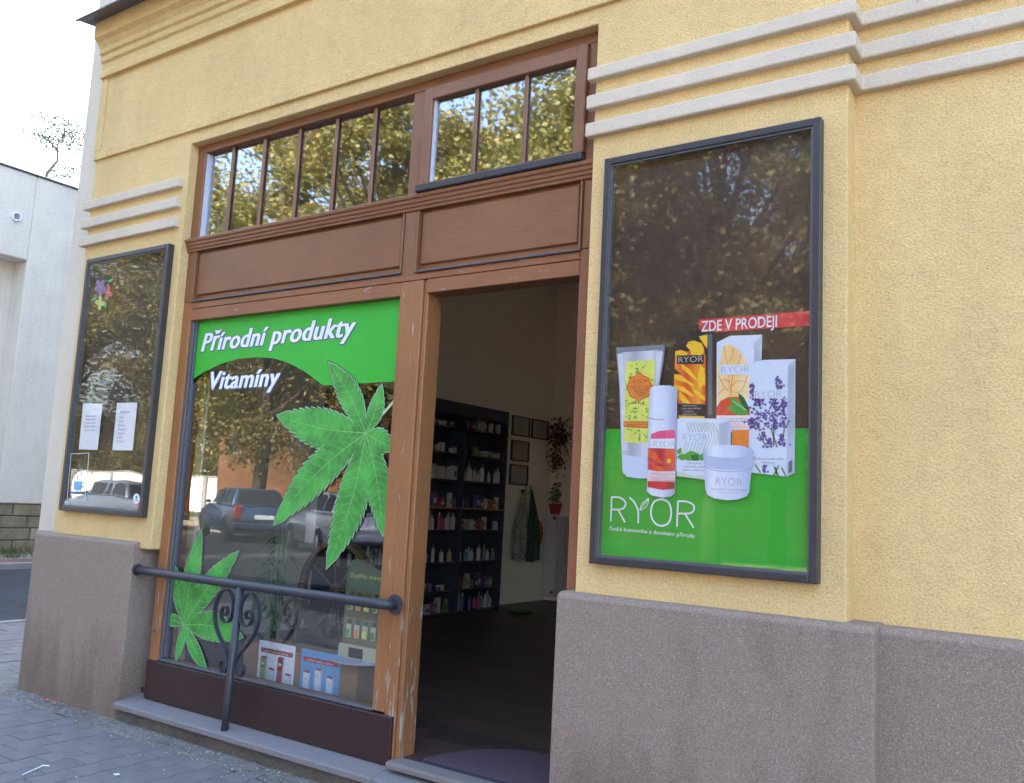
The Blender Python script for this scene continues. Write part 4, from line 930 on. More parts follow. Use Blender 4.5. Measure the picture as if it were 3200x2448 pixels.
# bamboo like plant behind the pane
def leafy(name, label, x, y, z, h, n, ll, lw, colr, potc, cat='plant', spread=.28):
    p = thing(name, (x, y, z), label, cat)
    MB().lathe([(.07, 0), (.10, .14), (.105, .15), (.09, .15), (.085, .13)], (x, y, z), 16).build('pot', potc, p, smooth=False)
    sm = MB(); lm = MB()
    for i in range(7):
        a = random.random() * 6.28; d = random.uniform(.01, .05); tx, ty = x + spread * .5 * math.cos(a) * random.random(), y + spread * .5 * math.sin(a) * random.random()
        base = Vector((x + d * math.cos(a), y + d * math.sin(a), z + .13)); top = Vector((tx, ty, z + h * random.uniform(.6, 1)))
        sm.tube([base, (base + top) / 2 + Vector((.01, 0, 0)), top], .006, 6)
        for j in range(n // 7):
            t = random.uniform(.3, 1); q = base.lerp(top, t); aa = random.random() * 6.28; l = ll * random.uniform(.6, 1.1); dr = Vector((math.cos(aa), math.sin(aa), random.uniform(-.35, .5))).normalized()
            sd_ = dr.cross(Vector((0, 0, 1))).normalized() * lw; e = q + dr * l + Vector((0, 0, -l * .35)); m_ = q + dr * l * .5
            lm.add([q, m_ + sd_, e, m_ - sd_], [(0, 1, 2, 3)])
    sm.build('stem', M['stem'] if 'stem' in M else PR['stemgreen'], p); tag(lm.build('foliage', colr, p, fix=False), kind='stuff')
    return p
lgreen = plain('house_plant_leaf', (.05, .12, .04, 1), .45, var=.25, scale=20)
leafy('bamboo_plant', 'tall thin leaved bamboo plant standing behind the display pane', -4.93, .75, .256, 1.15, 84, .22, .008, lgreen, PR['blackbrown'])
# ================================================================== SHOP INTERIOR
CY0, CY1, CXF, CXB = 2.95, 6.041, -6.60, -6.895
ca = thing('shelf_cabinet', (-6.75, 4.5, FZ), 'tall black shelf cabinet full of jars and bottles against the shop side wall', 'cabinet')
blk = plain('black_melamine', (.04, .045, .06, 1), .5)
sh_or = plain('beech_shelf_edge', (.36, .16, .05, 1), .5)
ZSH = [2.49, 2.17, 1.84, 1.50, 1.23, .84, .50, .235]
bays = [(2.97, 4.06), (4.09, 5.10), (5.14, 6.02)]
MB().box(CXB, CXB + .012, CY0, CY1, FZ, 2.79).build('back_board', blk, ca)
for a in (2.95, 4.065, 5.105, 6.022): MB().box(CXB + .0125, CXF, a, a + .018, FZ, 2.77).build('side_panel', blk, ca)
MB().box(CXB + .0125, CXF, CY0, CY1, 2.7705, 2.80).build('top_board', blk, ca); MB().box(CXF - .001 - .02, CXF, CY0 + .02, CY1 - .02, 2.64, 2.769).build('fascia_board', blk, ca)
for (a, b) in bays:
    for i, z in enumerate(ZSH): MB().box(CXB + .013, CXF - .02 + .02 * (i == 3), a + .0, b, z - .018, z).build('shelf', sh_or if i == 3 else blk, ca)
prodc = [ink('p_white', S(176, 176, 164)), ink('p_cream', S(165, 152, 122)), ink('p_grey', S(160, 165, 160)), ink('p_green', S(96, 130, 90)), ink('p_red', S(128, 62, 58)), ink('p_orange', S(150, 96, 58)), ink('p_pink', S(140, 70, 92)), ink('p_brown', S(90, 60, 40)), ink('p_teal', S(80, 130, 140)), ink('p_violet', S(90, 70, 120))]
bayname = ['left', 'middle', 'right']; shname = ['topmost', 'second', 'third', 'beech edged', 'fifth', 'sixth', 'seventh', 'bottom']
kinds = {}
def product(kind, colr, capc, w_, h, d):
    key = (kind, colr.name, capc.name)
    if key in kinds: return kinds[key]
    b = MB()
    if kind == 'jar': b.lathe([(w_ / 2, 0), (w_ / 2, h * .75)], (0, 0, 0), 12); cp = MB().lathe([(w_ / 2 * 1.04, h * .751), (w_ / 2 * 1.04, h), (w_ / 2 * .98, h * 1.01)], (0, 0, 0), 12); nm = ('jar', 'lid')
    elif kind == 'bottle': b.lathe([(w_ / 2, 0), (w_ / 2, h * .68), (w_ * .2, h * .80)], (0, 0, 0), 12); cp = MB().lathe([(w_ * .2, h * .801), (w_ * .2, h)], (0, 0, 0), 10); nm = ('bottle', 'cap')
    else: b.box(-d / 2, d / 2, -w_ / 2, w_ / 2, 0, h); cp = MB().add([(d / 2 + .001, -w_ * .35, h * .25), (d / 2 + .001, w_ * .35, h * .25), (d / 2 + .001, w_ * .35, h * .6), (d / 2 + .001, -w_ * .35, h * .6)], [(0, 1, 2, 3)]); nm = ('carton', 'label_print')
    me = []
    for mb, m in ((b, colr), (cp, capc)):
        o = mb.build('x', m, None, local=True); me.append(o.data); bpy.data.objects.remove(o)
    kinds[key] = (me, nm); return kinds[key]
sizes = {'jar': (.075, .07, .075), 'bottle': (.055, .17, .055), 'carton': (.065, .13, .05)}
CN = {'p_white': 'white', 'p_cream': 'cream', 'p_grey': 'grey', 'p_green': 'green', 'p_red': 'red', 'p_orange': 'orange', 'p_pink': 'pink', 'p_brown': 'brown', 'p_teal': 'teal', 'p_violet': 'violet'}
from collections import defaultdict
prods = defaultdict(list); cnt = 0
plan = {0: ('carton', 'jar'), 1: ('jar', 'jar'), 2: ('bottle', 'carton'), 3: ('carton', 'carton'), 4: ('carton', 'bottle'), 5: ('bottle', 'bottle'), 6: ('carton', 'jar'), 7: ('bottle', 'carton')}
wts = {0: [0, 1, 3, 4, 6], 1: [0, 1, 1, 5, 3], 2: [0, 1, 2, 0], 3: [0, 4, 5, 2, 9], 4: [0, 2, 1, 6], 5: [0, 2, 1, 8, 0], 6: [3, 9, 7, 1], 7: [3, 6, 9, 2]}
for bi_, (a, b) in enumerate(bays):
    for si, z in enumerate(ZSH):
        y = a + .05 + random.random() * .04; kd = plan[si][bi_ % 2]
        while y < b - .05:
            w_, h, d = sizes[kd]; f = random.choice([.85, 1, 1.15])
            ci = random.choice(wts[si]); colr = prodc[ci]; capc = prodc[random.choice([0, 2, 3, 4, 1])]
            (me, nm) = product(kd, colr, capc, w_, h, d)
            o = bpy.data.objects.new({'jar': 'jar', 'bottle': 'bottle', 'carton': 'carton_box'}[kd], None); C.objects.link(o); o.empty_display_size = .02
            o.location = (CXF - .07 - random.random() * .03, y, z + .0005); sz = random.choice([.85, 1, 1.2, 1.35 if kd != 'jar' else 1.6]); sz = min(sz, .24 / h)
            o.scale = (f, f, sz)
            cn = CN[[k_ for k_, v_ in PR.items() if v_ == colr][0]]
            tag(o, '%s %s on the %s shelf of the black cabinet, %s bay' % (cn, {'jar': 'cosmetics jar', 'bottle': 'bottle', 'carton': 'product carton'}[kd], shname[si], bayname[bi_]), {'jar': 'jar', 'bottle': 'bottle', 'carton': 'carton'}[kd], 'products on the cabinet shelves')
            prods[o['label']].append(o)
            for m_, n_ in zip(me, nm):
                c_ = bpy.data.objects.new('body' if n_ == nm[0] else n_, m_); C.objects.link(c_); c_.parent = o
            y += w_ * f + random.choice([.004, .008, .01, .03, .09]); cnt += 1
            if random.random() < .12: y += .08
ORD = ['first', 'second', 'third', 'fourth', 'fifth', 'sixth', 'seventh', 'eighth', 'ninth', 'tenth']
for lb, L_ in prods.items():
    if len(L_) > 1:
        L_.sort(key=lambda o: o.location.y)
        for i, o in enumerate(L_): o['label'] = '%s %s' % (ORD[min(i, 9)], lb.replace(' of the black cabinet', ' of the cabinet').replace(' on the', ',').replace('product ', '').replace('cosmetics ', '')) + ' from the left'
# framed certificates
cz = [(6.547, 6.996, 2.544, 2.826), (7.057, 7.510, 2.544, 2.83), (6.554, 7.005, 2.185, 2.476), (6.546, 7.005, 1.848, 2.136)]
cl = ['framed certificate, upper left of the four beside the cabinet', 'framed certificate, upper right of the four, nearest the dried flowers', 'framed certificate, middle one of the column beside the cabinet', 'framed certificate, lowest of the four, above the coat hook']
certp = plain('certificate_paper', (.42, .37, .30, 1), .6)
for (a, b, z0_, z1_), lb in zip(cz, cl):
    t = thing('framed_certificate', (-6.89, (a + b) / 2, z0_), lb, 'picture', 'framed certificates beside the shelf cabinet')
    for q in ((a, a + .022, z0_, z1_), (b - .022, b, z0_, z1_), (a + .022, b - .022, z1_ - .016, z1_), (a + .022, b - .022, z0_, z0_ + .016)):
        MB().box(-6.8995, -6.875, *q).build('frame_bar', blk, t)
    s_ = MB().box(-6.8995, -6.888, a + .022, b - .022, z0_ + .016, z1_ - .016).build('sheet', certp, t)
    for k in range(5):
        zz = z1_ - .06 - k * .035; MB().box(-6.8878, -6.8872, a + .10 + .02 * (k % 3), b - .10 - .02 * (k % 2), zz, zz + .008).build('print_line', PR['textgrey'], s_)
# dried flower bunch hanging in the corner
df = thing('dried_flower_bunch', (-6.72, 7.5, 2.08), 'bunch of dark red dried flowers hanging upside down in the shop corner', 'flowers')
dm = [plain('dried_petals', (.10, .035, .03, 1), .8, var=.3), plain('dried_orange', (.20, .07, .03, 1), .8, var=.3)]
for k, (n_, cx, cz_, rx, rz) in enumerate(((420, -6.70, 2.62, .22, .25), (200, -6.72, 2.25, .12, .18))):
    fm = MB()
    for i in range(n_):
        x = random.gauss(cx, rx * .5); z = random.gauss(cz_, rz * .5); y = 7.5 + random.gauss(0, .04)
        x = max(-6.88, x); v = Vector((random.gauss(0, 1), random.gauss(0, 1), random.gauss(-.6, 1))).normalized() * random.uniform(.02, .06); s_ = v.orthogonal().normalized() * .012
        fm.add([(x, y, z), Vector((x, y, z)) + v * .5 + s_, Vector((x, y, z)) + v, Vector((x, y, z)) + v * .5 - s_], [(0, 1, 2, 3)])
    tag(fm.build('dried_blooms', dm[0], df, fix=False), kind='stuff')
sm = MB()
for i in range(14): a = random.uniform(-.2, .2); sm.tube([(-6.71, 7.55, 2.92), (-6.71 + a * .6, 7.5, 2.5 + random.random() * .2), (-6.71 + a * 1.3, 7.48, 2.1 + random.random() * .4)], .003, 5)
sm.build('dried_stems', dm[1], df)
# coat hook, hanging bags, wreath of oranges
hk = thing('coat_hook', (-6.89, 6.92, 1.76), 'dark iron double coat hook on the cream wall below the certificates', 'hook')
MB().box(-6.8995, -6.89, 6.87, 6.97, 1.74, 1.79).build('hook_plate', M['iron'], hk)
for dy_ in (-.02, .05): MB().tube([(-6.89, 6.92 + dy_, 1.75), (-6.84, 6.92 + dy_, 1.73), (-6.82, 6.92 + dy_ * 1.5, 1.80), (-6.82, 6.92 + dy_ * 1.8, 1.86)], .006, 6).build('hook_prong', M['iron'], hk)
def cloth(name, label, cat, y0, y1, ztop, zbot, yt, colr, depth=.05, x=-6.86, stripes=None, group=None):
    t = MB(); n, m_ = 12, 10; vs = []
    for j in range(m_ + 1):
        v = j / m_; zz = ztop + (zbot - ztop) * v; k = min(1, .12 + v * 1.5) if v < .6 else 1
        for i in range(n + 1):
            u = i / n; yy = yt + ((y0 + (y1 - y0) * u) - yt) * k; xx = x + depth * (.5 + .5 * math.sin(u * 14 + v * 2)) * (.4 + v)
            vs.append((xx, yy, zz + .02 * math.sin(u * 9)))
    fs = [(j * (n + 1) + i, j * (n + 1) + i + 1, (j + 1) * (n + 1) + i + 1, (j + 1) * (n + 1) + i) for j in range(m_) for i in range(n)]
    t.add(vs, fs); o = t.build(name, colr, None, smooth=True, fix=False)
    sf = o.modifiers.new('thick', 'SOLIDIFY'); sf.thickness = .006
    return tag(o, label, cat, group)
cloth('cloth_bag', 'pale patterned cloth bag hanging leftmost under the coat hook', 'bag', 6.60, 6.98, 1.75, .80, 6.90, plain('pale_pattern_cloth', (.28, .27, .22, 1), .9, var=.5, scale=25))
cloth('apron', 'dark green apron hanging from the coat hook between bag and orange wreath', 'apron', 6.86, 7.22, 1.78, .78, 6.97, plain('dark_green_cloth', (.04, .07, .04, 1), .9, var=.5, scale=18), x=-6.80)
wr = thing('orange_wreath', (-6.80, 7.22, 1.0), 'orange dried slice wreath hanging right of the green apron', 'wreath')
for k in range(12):
    a = k * .5236; MB().lathe([(.02, -.02), (.045, 0), (.02, .02)], (-6.80, 7.24 + .085 * math.cos(a), 1.17 + .15 * math.sin(a)), 8, 'x').build('orange_slice', PR['orangedark'], wr)
# radiator with potted plant
rd = thing('radiator', (-6.55, 7.58, .26), 'white tall panel radiator on the back wall of the shop', 'radiator')
wh = plain('radiator_enamel', (.50, .50, .50, 1), .4)
MB().box(-6.885, -6.66, 7.52, 7.57, .26, 1.46).build('flat_panel', wh, rd, bevel=.006)
for i in range(9): MB().box(-6.65 + i * .045, -6.65 + i * .045 + .032, 7.53, 7.57, .28, 1.42).build('fin', wh, rd, bevel=.006)
MB().box(-6.885, -6.24, 7.571, 7.6, .26, 1.44).build('back_panel', wh, rd)
for z in (.33, 1.40): MB().lathe([(.022, -.03), (.022, 0)], (-6.70, 7.52, z), 10, 'y').build('valve', blk, rd)
leafy('potted_plant', 'small leafy plant in a red pot on top of the radiator', -6.72, 7.54, 1.462, .48, 56, .10, .028, lgreen, plain('red_glazed_pot', (.30, .02, .03, 1), .3), spread=.18)
tag(MB().box(-6.36, -6.30, 7.36, 7.40, FZ, 1.2).build('wooden_board', wmat, bevel=.004), 'narrow brown wooden board standing right of the radiator', 'board')
# half round door mat and green bowl
mtm = plain('mauve_door_mat', (.085, .058, .075, 1), .95, var=.35, scale=160, bmp=.8)
ring = [(-2.56 + .43 * math.cos(a), .135 + .55 * math.sin(a)) for a in np.linspace(0, math.pi, 25)]
mt_ = thing('door_mat', (-2.56, .3, .201), 'mauve half round door mat just inside the threshold', 'mat')
MB().prism_z(ring, .2015, .213).build('pile', mtm, mt_); 
bd = [(-2.56 + .45 * math.cos(a), .115 + .59 * math.sin(a)) for a in np.linspace(0, math.pi, 25)]
MB().prism_z(bd, .2008, .206).build('rubber_border', plain('mat_rubber_edge', (.03, .035, .06, 1), .7), mt_)
tag(MB().lathe([(.10, 0), (.17, .03), (.175, .035), (.10, .02)], (-6.2, 5.95, FZ + .001), 18).build('green_bowl', plain('green_plastic', (.05, .14, .04, 1), .5)), 'shallow green dish on the dark shop floor beside the cabinet', 'dish')

# ================================================================== LEFT: NEIGHBOUR HOUSE
NB = thing('neighbour_house', (-19.6, 6, 0), 'low pale grey house with sandstone base across the side street', 'building')
WX = -19.6
MB().box(-32, WX, 5.9, 26, 1.03, 8.28).build('wall', M['pale_far'], NB, bevel=.02)
MB().box(-32, WX - .55, -5, 5.897, 1.03, 8.28).build('niche_wall', M['pale_far'], NB)
MB().box(WX - .549, WX, -5, 5.897, 6.35, 8.28).build('wall', M['pale_far'], NB, bevel=.02)
MB().prism_x([(-5.1, 8.285), (26.1, 8.285), (26.1, 8.32), (-5.1, 8.32)], -32.1, WX + .05).build('roof_edge', plain('dark_roof_edge', (.16, .17, .22, 1), .5), NB, bevel=.01)
MB().box(-31.9, WX - .10, -4.9, 26, -.1, 1.03).build('base_core', M['mortar'], NB)
bm_ = [stucco('sandstone_%s' % a, c, 30, .9, .14, .25) for a, c in (('a', (.36, .29, .20, 1)), ('b', (.31, .25, .18, 1)), ('c', (.40, .33, .24, 1)))]
rz = 0
for r in range(4):
    y = 2.5 + (r % 2) * .28
    while y < 10:
        l = random.uniform(.5, .75)
        MB().box(WX - .1, WX - .02 - random.uniform(0, .015), y + .008, y + l - .008, -.02 + r * .26 + .006, -.02 + (r + 1) * .26 - .006).build('stone_block', random.choice(bm_), NB, bevel=.02)
        y += l
vt = thing('x', (0, 0, 0), 'x', 'x'); bpy.data.objects.remove(vt)
vv_ = MB().lathe([(.10, 0), (.10, .05), (.075, .05), (.075, .02)], (WX, 5.545, 7.24), 20, 'x').build('round_vent', PR['white'], NB)
for k in range(5): MB().box(WX + .021, WX + .03, 5.49, 5.60, 7.19 + k * .024, 7.20 + k * .024).build('vent_slat', M['bead'], vv_)
MB().tube([(WX + .03, 7.0, 3.55), (WX + .03, 7.0, 3.2)], .02, 6).build('wall_bracket', M['frame_grey'], NB)
# young tree growing on the roof
def bird(name, label, base, h):
    t = thing(name, base, label, 'tree'); b = Vector(base); lm = MB(); tm = MB()
    pts = [b, b + Vector((0, .05, h * .3)), b + Vector((.0, .25, h * .55)), b + Vector((0, .2, h * .8)), b + Vector((0, .35, h))]
    tm.tube(pts, [.05, .04, .03, .02, .01], 7)
    ends = []
    for k in range(11):
        t_ = random.uniform(.15, 1); i = min(3, int(t_ * 4)); q = pts[i].lerp(pts[i + 1], t_ * 4 - i); a = random.random() * 6.28; l = h * random.uniform(.18, .42)
        e = q + Vector((math.cos(a), math.sin(a), random.uniform(.1, .7))) * l; tm.tube([q, (q + e) / 2 + Vector((0, 0, .05)), e], [.018, .012, .006], 5); ends += [e, (q + e) / 2 + Vector((0, 0, .1))]
    for e in ends:
        for k in range(44):
            c_ = e + Vector((random.gauss(0, .17), random.gauss(0, .17), random.gauss(0, .08))); a = Vector((random.gauss(0, 1), random.gauss(0, 1), random.gauss(0, .4))).normalized() * .065; s_ = a.orthogonal().normalized() * .026
            lm.add([c_, c_ + a * .5 + s_, c_ + a, c_ + a * .5 - s_], [(0, 1, 2, 3)])
    tm.build('trunk', plain('grey_bark', (.14, .12, .10, 1), .9), t); tag(lm.build('crown', plain('roof_tree_leaf', (.14, .19, .10, 1), .7, var=.3, scale=8), t, fix=False), kind='stuff')
bird('roof_tree', 'small young tree growing on the roof edge of the pale house', (-20.6, 6.55, 8.33), 1.5)
# grass tufts
gm = plain('dry_grass', (.13, .15, .05, 1), .9, var=.4, scale=9)
def tufts(name, label, spots, kind='stuff'):
    m = MB()
    for (x, y, z, r, n, h) in spots:
        for i in range(n):
            a = random.random() * 6.28; d = r * random.random(); bx_, by_ = x + d * math.cos(a), y + d * math.sin(a); hh = h * random.uniform(.4, 1); lx, ly = random.gauss(0, hh * .5), random.gauss(0, hh * .5); w_ = h * .05
            m.add([(bx_ - w_, by_, z), (bx_ + w_, by_, z), (bx_ + lx, by_ + ly, z + hh)], [(0, 1, 2)])
    tag(m.build(name, gm, fix=False), label, 'grass', kind='stuff')
tufts('grass', 'dry weeds at the foot of the sandstone base across the side street', [(-19.3 + random.random() * 1.2, random.uniform(3.5, 8.5), 0.0, .35, 60, random.uniform(.1, .28)) for _ in range(40)])
tufts('grass', 'short weeds in the joints of the side pavement', [(random.uniform(-10.1, -9.9), random.uniform(1, 6), 0, .12, 40, .07) for _ in range(14)] + [(-9.2, 1.6, 0, .25, 160, .05), (-8.8, 1.9, 0, .2, 90, .05)])
# white bent straw on the pavement
tag(MB().tube([(-4.815, -1.032, .006), (-4.88, -.905, .006), (-4.885, -.885, .010), (-4.855, -.865, .010)], .0035, 6).build('drinking_straw', PR['white']), 'bent white drinking straw lying on the front pavement', 'straw')
# small litter
tag(MB().prism_z([(-4.5, -.70), (-4.47, -.705), (-4.465, -.68), (-4.49, -.675)], .002, .005).build('paper_scrap', PR['white']), 'tiny scrap of white paper on the front pavement', 'paper')
lb_ = [('dry_leaf', (-6.32, -.11, .02)), ('dry_leaf', (-6.2, -.12, .02))]
for i, (n_, (x, y, z)) in enumerate(lb_):
    tag(MB().add([(x, y, z), (x + .03, y + .012, z + .01), (x + .055, y, z), (x + .03, y - .016, z + .004)], [(0, 1, 2, 3)]).build(n_, PR['orangedark'], fix=False), 'brown dry leaf on the grit at the foot of the left plinth, %s of two' % ('left', 'right')[i], 'leaf', 'dry leaves at the plinth')

# ================================================================== UNSEEN BLOCK ADDED TO KEEP SUN OFF THE SIDE STREET AND CARS
SB = thing('unseen_shade_block', (-13, 18, 0), 'unseen tall block added to shade the side street', 'building')
MB().box(-19.5, -7.1, 12.4, 26, -.1, 22).build('wall', M['pale'], SB)
MB().box(-19.7, -7.0, 12.3, 26.2, 22.01, 22.4).build('roof', M['zinc'], SB)
for r in range(6):
    for c_ in range(4):
        x = -18 + c_ * 2.9; z = 1.6 + r * 3.3
        wf = MB().box(x, x + 1.2, 12.35, 12.45, z, z + 1.8).build('window', PR['white'], SB); MB().box(x + .1, x + 1.1, 12.34, 12.348, z + .1, z + 1.7).build('pane', M['bead'], wf)

# ================================================================== ACROSS THE STREET (seen mirrored in the glass)
tag(MB().box(-90, 60, -60, -18.05, -.155, -.02).build('far_ground', stucco('dusty_sunlit_ground', (.34, .29, .22, 1), 8, .4, .12, .2)), kind='structure')
k4 = thing('opposite_kerb', (-20, -18.0, -.15), 'x', 'kerb'); del k4['label'], k4['category']; k4['kind'] = 'structure'
for i in range(40): MB().box(-45 + i * 1.5, -43.51 + i * 1.5, -18.15, -18.0, -.15, .02).build('kerb_stone', M['kerb'], k4)
tag(MB().box(-90, -30, -31.8, -27.5, -.019, .03).build('grass_verge', plain('sunlit_grass', (.10, .15, .03, 1), .95, var=.3, scale=3)), kind='structure')
ww = thing('garden_wall', (-62, -32.2, 0), 'long low whitewashed garden wall left of the orange house', 'wall')
MB().box(-80, -44.2, -32.4, -32.1, -.02, 2.2).build('wall', plain('whitewash', (.80, .79, .75, 1), .9), ww); MB().box(-80.1, -44.1, -32.47, -32.03, 2.201, 2.3).build('coping', M['kerb'], ww)
for i in range(7): MB().box(-78 + i * 5, -77.6 + i * 5, -32.099, -32.0, -.02, 2.19).build('pier', M['kerb'], ww)
def house(name, label, x0, x1, y0, y1, h, wallm, roofm, rows, cols, rh=3.0):
    t = thing(name, ((x0 + x1) / 2, (y0 + y1) / 2, 0), label, 'building')
    MB().box(x0, x1, y0, y1, -.1, h).build('wall', wallm, t)
    MB().box(x0 - .1, x1 + .1, y1 + .001, y1 + .12, h - .35, h).build('cornice', PR['white'], t)
    ym = (y0 + y1) / 2
    MB().prism_x([(y0 - .4, h + .01), (y1 + .4, h + .01), (ym, h + rh)], x0 - .3, x1 + .3).build('roof', roofm, t)
    for r in range(rows):
        for c_ in range(cols):
            x = x0 + (x1 - x0) * (c_ + .5) / cols - .6; z = 3.6 + r * (h - 3.0) / rows
            f = MB().box(x, x + 1.2, y1 + .001, y1 + .07, z, z + 1.7).build('window', PR['white'], t)
            MB().box(x + .08, x + .57, y1 + .0705, y1 + .075, z + .08, z + 1.62).build('pane', M['bead'], f); MB().box(x + .63, x + 1.12, y1 + .0705, y1 + .075, z + .08, z + 1.62).build('pane', M['bead'], f)
    return t
tile = plain('red_roof_tiles', (.33, .09, .05, 1), .8, var=.2, scale=3)
house('orange_house', 'two storey orange rendered house behind the trees opposite', -44, -22, -42, -30, 9.0, stucco('orange_render', (.62, .30, .15, 1), 30, .4, .08, .1), tile, 2, 8)
house('white_house', 'white house with red roof far behind the garden wall', -72, -58, -56, -46, 8.5, plain('white_render', (.75, .74, .70, 1), .9), tile, 2, 5)
house('pink_house', 'long pinkish house opposite the right hand wall case', -18, 12, -44, -32, 10.0, stucco('pink_render', (.50, .28, .22, 1), 30, .4, .08, .1), tile, 3, 10)
# trees
leafm = []
for nm, c0, c1 in (('golden_green', (.24, .19, .045), (.11, .12, .03)), ('mid_green', (.11, .13, .035), (.22, .18, .04))):
    m = bpy.data.materials.new('leaf_' + nm); m.use_nodes = True; t = m.node_tree; p = t.nodes['Principled BSDF']
    c_ = ramp(t, noise(t, 1.1, 3, .6), [(.35, c0), (.65, c1)]); t.links.new(c_, p.inputs['Base Color']); p.inputs['Roughness'].default_value = .55
    tl = N(t, 'ShaderNodeBsdfTranslucent'); t.links.new(c_, tl.inputs[0]); mx = N(t, 'ShaderNodeMixShader'); mx.inputs[0].default_value = .35
    o_ = t.nodes['Material Output']; t.links.new(p.outputs[0], mx.inputs[1]); t.links.new(tl.outputs[0], mx.inputs[2]); t.links.new(mx.outputs[0], o_.inputs[0]); leafm.append(m)
bark = stucco('dark_bark', (.075, .055, .04, 1), 20, 1, .2, .2)
def crown_mesh(h, rad, n, seed, mtl, zb=3.4):
    r_ = np.random.default_rng(seed)
    # clumps through the crown volume
    nc = 62; cc = []
    while len(cc) < nc:
        p = r_.uniform(-1, 1, 3)
        if np.linalg.norm(p) < 1: cc.append(p * np.array([rad, rad, (h - zb) / 2]) * .93 + np.array([0, 0, (h + zb) / 2]))
    cc = np.array(cc); idx = r_.integers(0, nc, n); sp = r_.normal(0, 1, (n, 3)) * np.array([.60, .60, .42]) * (r_.uniform(.6, 1.3, nc)[idx][:, None])
    P = cc[idx] + sp
    a = r_.normal(0, 1, (n, 3)); a[:, 2] *= .5; a /= np.linalg.norm(a, axis=1)[:, None]
    b = np.cross(a, r_.normal(0, 1, (n, 3))); b /= np.linalg.norm(b, axis=1)[:, None]
    L = r_.uniform(.11, .22, n)[:, None]
    V = np.stack([P, P + a * L * .5 + b * L * .36, P + a * L, P + a * L * .5 - b * L * .36], 1).reshape(-1, 3)
    me = bpy.data.meshes.new('crown'); me.vertices.add(len(V)); me.vertices.foreach_set('co', V.ravel()); me.loops.add(n * 4); me.loops.foreach_set('vertex_index', np.arange(n * 4, dtype=np.int32))
    me.polygons.add(n); me.polygons.foreach_set('loop_start', np.arange(0, n * 4, 4, dtype=np.int32)); me.polygons.foreach_set('loop_total', np.full(n, 4, dtype=np.int32)); me.update(); me.materials.append(mtl)
    tm = MB(); tm.tube([(0, 0, -.1), (.05, 0, 1.5), (-.05, .05, 3.4), (.05, 0, h * .6), (0, 0, h * .9)], [.34, .26, .22, .13, .03], 10)
    for k in range(26):
        c_ = cc[k]; q = Vector((0, 0, min(h * .75, max(2.8, c_[2] * .62)))); e = Vector(c_); tm.tube([q, q.lerp(e, .5) + Vector((0, 0, -.2)), e], [.14, .08, .03], 5)
    o = tm.build('trunk', bark, None, local=True, smooth=True); tme = o.data; bpy.data.objects.remove(o)
    return me, tme
protos = [crown_mesh(17.5, 4.9, 60000, 3, leafm[0]), crown_mesh(16.4, 4.6, 52000, 9, leafm[1], 2.0)]
tl_ = [(-43.5, -20.8, 1, .95, 'tree opposite at the far left end of the row, before the white garden wall'), (-36.5, -22.5, 0, .92, 'tree opposite, second from the left end, before the orange house'), (-26.8, -18.7, 1, 1.08, 'broad tree opposite standing just behind the two parked cars'), (-20.4, -19.0, 0, 1.0, 'golden leaved tree opposite, mirrored in the left transom panes'), (-14.2, -19.2, 1, 1.04, 'tree opposite, mirrored in the right transom sash'), (-9.0, -19.6, 0, .96, 'tree opposite, mirrored in the large wall case'), (-1.2, -19.0, 1, 1.0, 'tree opposite at the right hand end of the row'), (-30.5, -25.0, 1, .9, 'tree of the rear row opposite, in front of the orange house'), (-16.5, -26.5, 0, .95, 'tree of the rear row opposite, left of the pink house front'), (-9.5, -27, 1, 1.0, 'tree of the rear row opposite, before the middle of the pink house'), (-3.5, -26.5, 0, .95, 'tree of the rear row opposite, before the right half of the pink house')]
for i, (x, y, k, s_, lb) in enumerate(tl_):
    t = bpy.data.objects.new('street_tree', None); C.objects.link(t); t.location = (x, y, -.02); t.rotation_euler = (0, 0, i * 1.9); t.scale = (s_, s_, s_)
    tag(t, lb, 'tree', 'street trees on the opposite side')
    for me, nm in zip(protos[k], ('crown', 'trunk')):
        o = bpy.data.objects.new(nm, me); C.objects.link(o); o.parent = t
        if nm == 'crown': tag(o, kind='stuff')
# hedge behind the garden wall
hm, _ = crown_mesh(6.4, 3.2, 14000, 21, leafm[1], .3)
for i in range(6):
    o = bpy.data.objects.new('garden_shrub', hm); C.objects.link(o); o.location = (-47 - i * 5.2, -35.5, 0); o.scale = (1, .8, 1.0 + .25 * (i % 3)); o.rotation_euler = (0, 0, i)
    tag(o, 'green shrub rising behind the whitewashed garden wall, %s from the orange house' % ('first', 'second', 'third', 'fourth', 'fifth', 'sixth')[i], 'shrub', 'shrubs behind the garden wall')
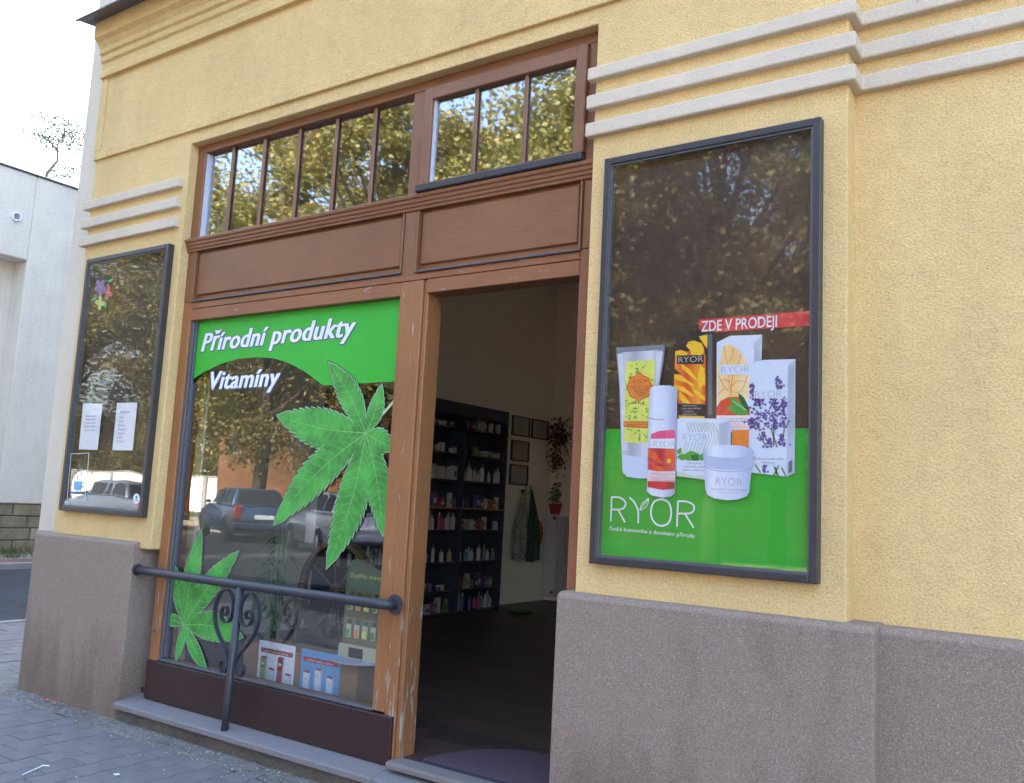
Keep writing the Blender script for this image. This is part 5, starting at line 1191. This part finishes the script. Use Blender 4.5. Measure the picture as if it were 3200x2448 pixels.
# cars
def car(name, label, loc, rz, paint, wagon, plate='4A2 7305'):
    t = thing(name, loc, label, 'car'); t.rotation_euler = (0, 0, rz); t.scale = (1.16, 1.16, 1.2)
    L_ = 4.35
    lo = [(-2.15, .32), (-2.2, .55), (-2.16, .78), (-2.05, .95), (1.1, .97), (1.95, .80), (2.15, .62), (2.15, .32), (1.75, .22), (-1.8, .22)]
    MB().prism_y(lo, -.84, .84).build('body', paint, t, bevel=.07, seg=3, smooth=True, local=True)
    rx = -2.0 if wagon else -1.55
    gh = MB(); b0 = [(rx - .03, .96), (1.0, .96)]; tp = [(rx + .28, 1.44), (.28, 1.46)]
    gh.add([(b0[0][0], -.76, .955), (b0[1][0], -.76, .965), (b0[1][0], .76, .965), (b0[0][0], .76, .955), (tp[0][0], -.58, 1.42), (tp[1][0], -.58, 1.45), (tp[1][0], .58, 1.45), (tp[0][0], .58, 1.42)], [(0, 3, 2, 1), (4, 5, 6, 7), (0, 1, 5, 4), (1, 2, 6, 5), (2, 3, 7, 6), (3, 0, 4, 7)])
    gh.build('cabin', paint, t, bevel=.05, seg=2, smooth=True, local=True)
    dk = M['bead']
    for sg in (1, -1):
        for (a, b) in ((rx + .12, rx + .75), (rx + .85, -.25), (-.18, .62)):
            q = lambda u, v: (u, sg * (.77 - (v - .96) * .38 + .012), v)
            MB().add([q(a + .03, 1.02), q(b, 1.02), q(b - .02, 1.37), q(a + .12, 1.37)], [(0, 1, 2, 3)]).build('side_window', PR['cupcase'], t, fix=False, local=True)
    q = lambda y, v: (rx - .03 + (v - .96) * .62 - .012, y, v)
    MB().add([q(-.62, 1.02), q(.62, 1.02), q(.52, 1.36), q(-.52, 1.36)], [(0, 1, 2, 3)]).build('rear_window', PR['cupcase'], t, fix=False, local=True)
    q = lambda y, v: (1.0 - (v - .96) * 1.45 + .014, y, v)
    MB().add([q(-.66, 1.0), q(.66, 1.0), q(.54, 1.38), q(-.54, 1.38)], [(0, 1, 2, 3)]).build('windscreen', PR['cupcase'], t, fix=False, local=True)
    for sg in (1, -1):
        MB().box(-2.225, -2.07, sg * .72 - .09, sg * .72 + .09, .60, .98).build('tail_light', PR['crimson'], t, bevel=.03, local=True)
        MB().box(2.02, 2.16, sg * .62 - .16, sg * .62 + .16, .60, .74).build('headlight', PR['silverlight'], t, bevel=.03, local=True)
        MB().box(.58, .72, sg * .90 - .06, sg * .90 + .06, .98, 1.08).build('mirror', paint, t, bevel=.03, local=True)
    MB().box(-2.29, -2.12, -.84, .84, .36, .54).build('bumper', paint, t, bevel=.05, seg=2, local=True)
    MB().box(-2.215, -2.20, -.26, .26, .63, .74).build('number_plate', PR['white'], t, local=True)
    for x in (-1.35, 1.35):
        for sg in (1, -1):
            w_ = MB().lathe([(.18, -.1), (.31, -.1), (.32, -.05), (.32, .05), (.31, .1), (.18, .1)], (x, sg * .78, .32), 20, 'y').build('wheel', PR['cupcase'], t, local=True)
            MB().lathe([(.18, -.08), (.19, .0), (.18, .08)], (x, sg * .80, .32), 12, 'y').build('rim', PR['silver'], w_, local=True)
    return t
silverp = plain('silver_car_paint', (.30, .33, .42, 1), .3, metal=.3, var=.02, coat=1)
bluep = plain('dark_blue_car_paint', (.02, .06, .13, 1), .25, metal=.2, var=.02, coat=1)
car('parked_car', 'silver estate car parked opposite, seen mirrored in the display window', (-18.5, -14.7, -.10), R_(209), silverp, True)
car('parked_car', 'dark blue car parked opposite beyond the silver estate car', (-24.5, -16.2, -.10), R_(205), bluep, False)
car('parked_car', 'pale small car parked opposite at the far left', (-32.0, -16.6, -.10), R_(180), plain('pale_car_paint', (.12, .16, .22, 1), .3, var=.02, coat=1), False)
# remove unused datablocks
for me in [m for m in bpy.data.meshes if m.users == 0]: bpy.data.meshes.remove(me)
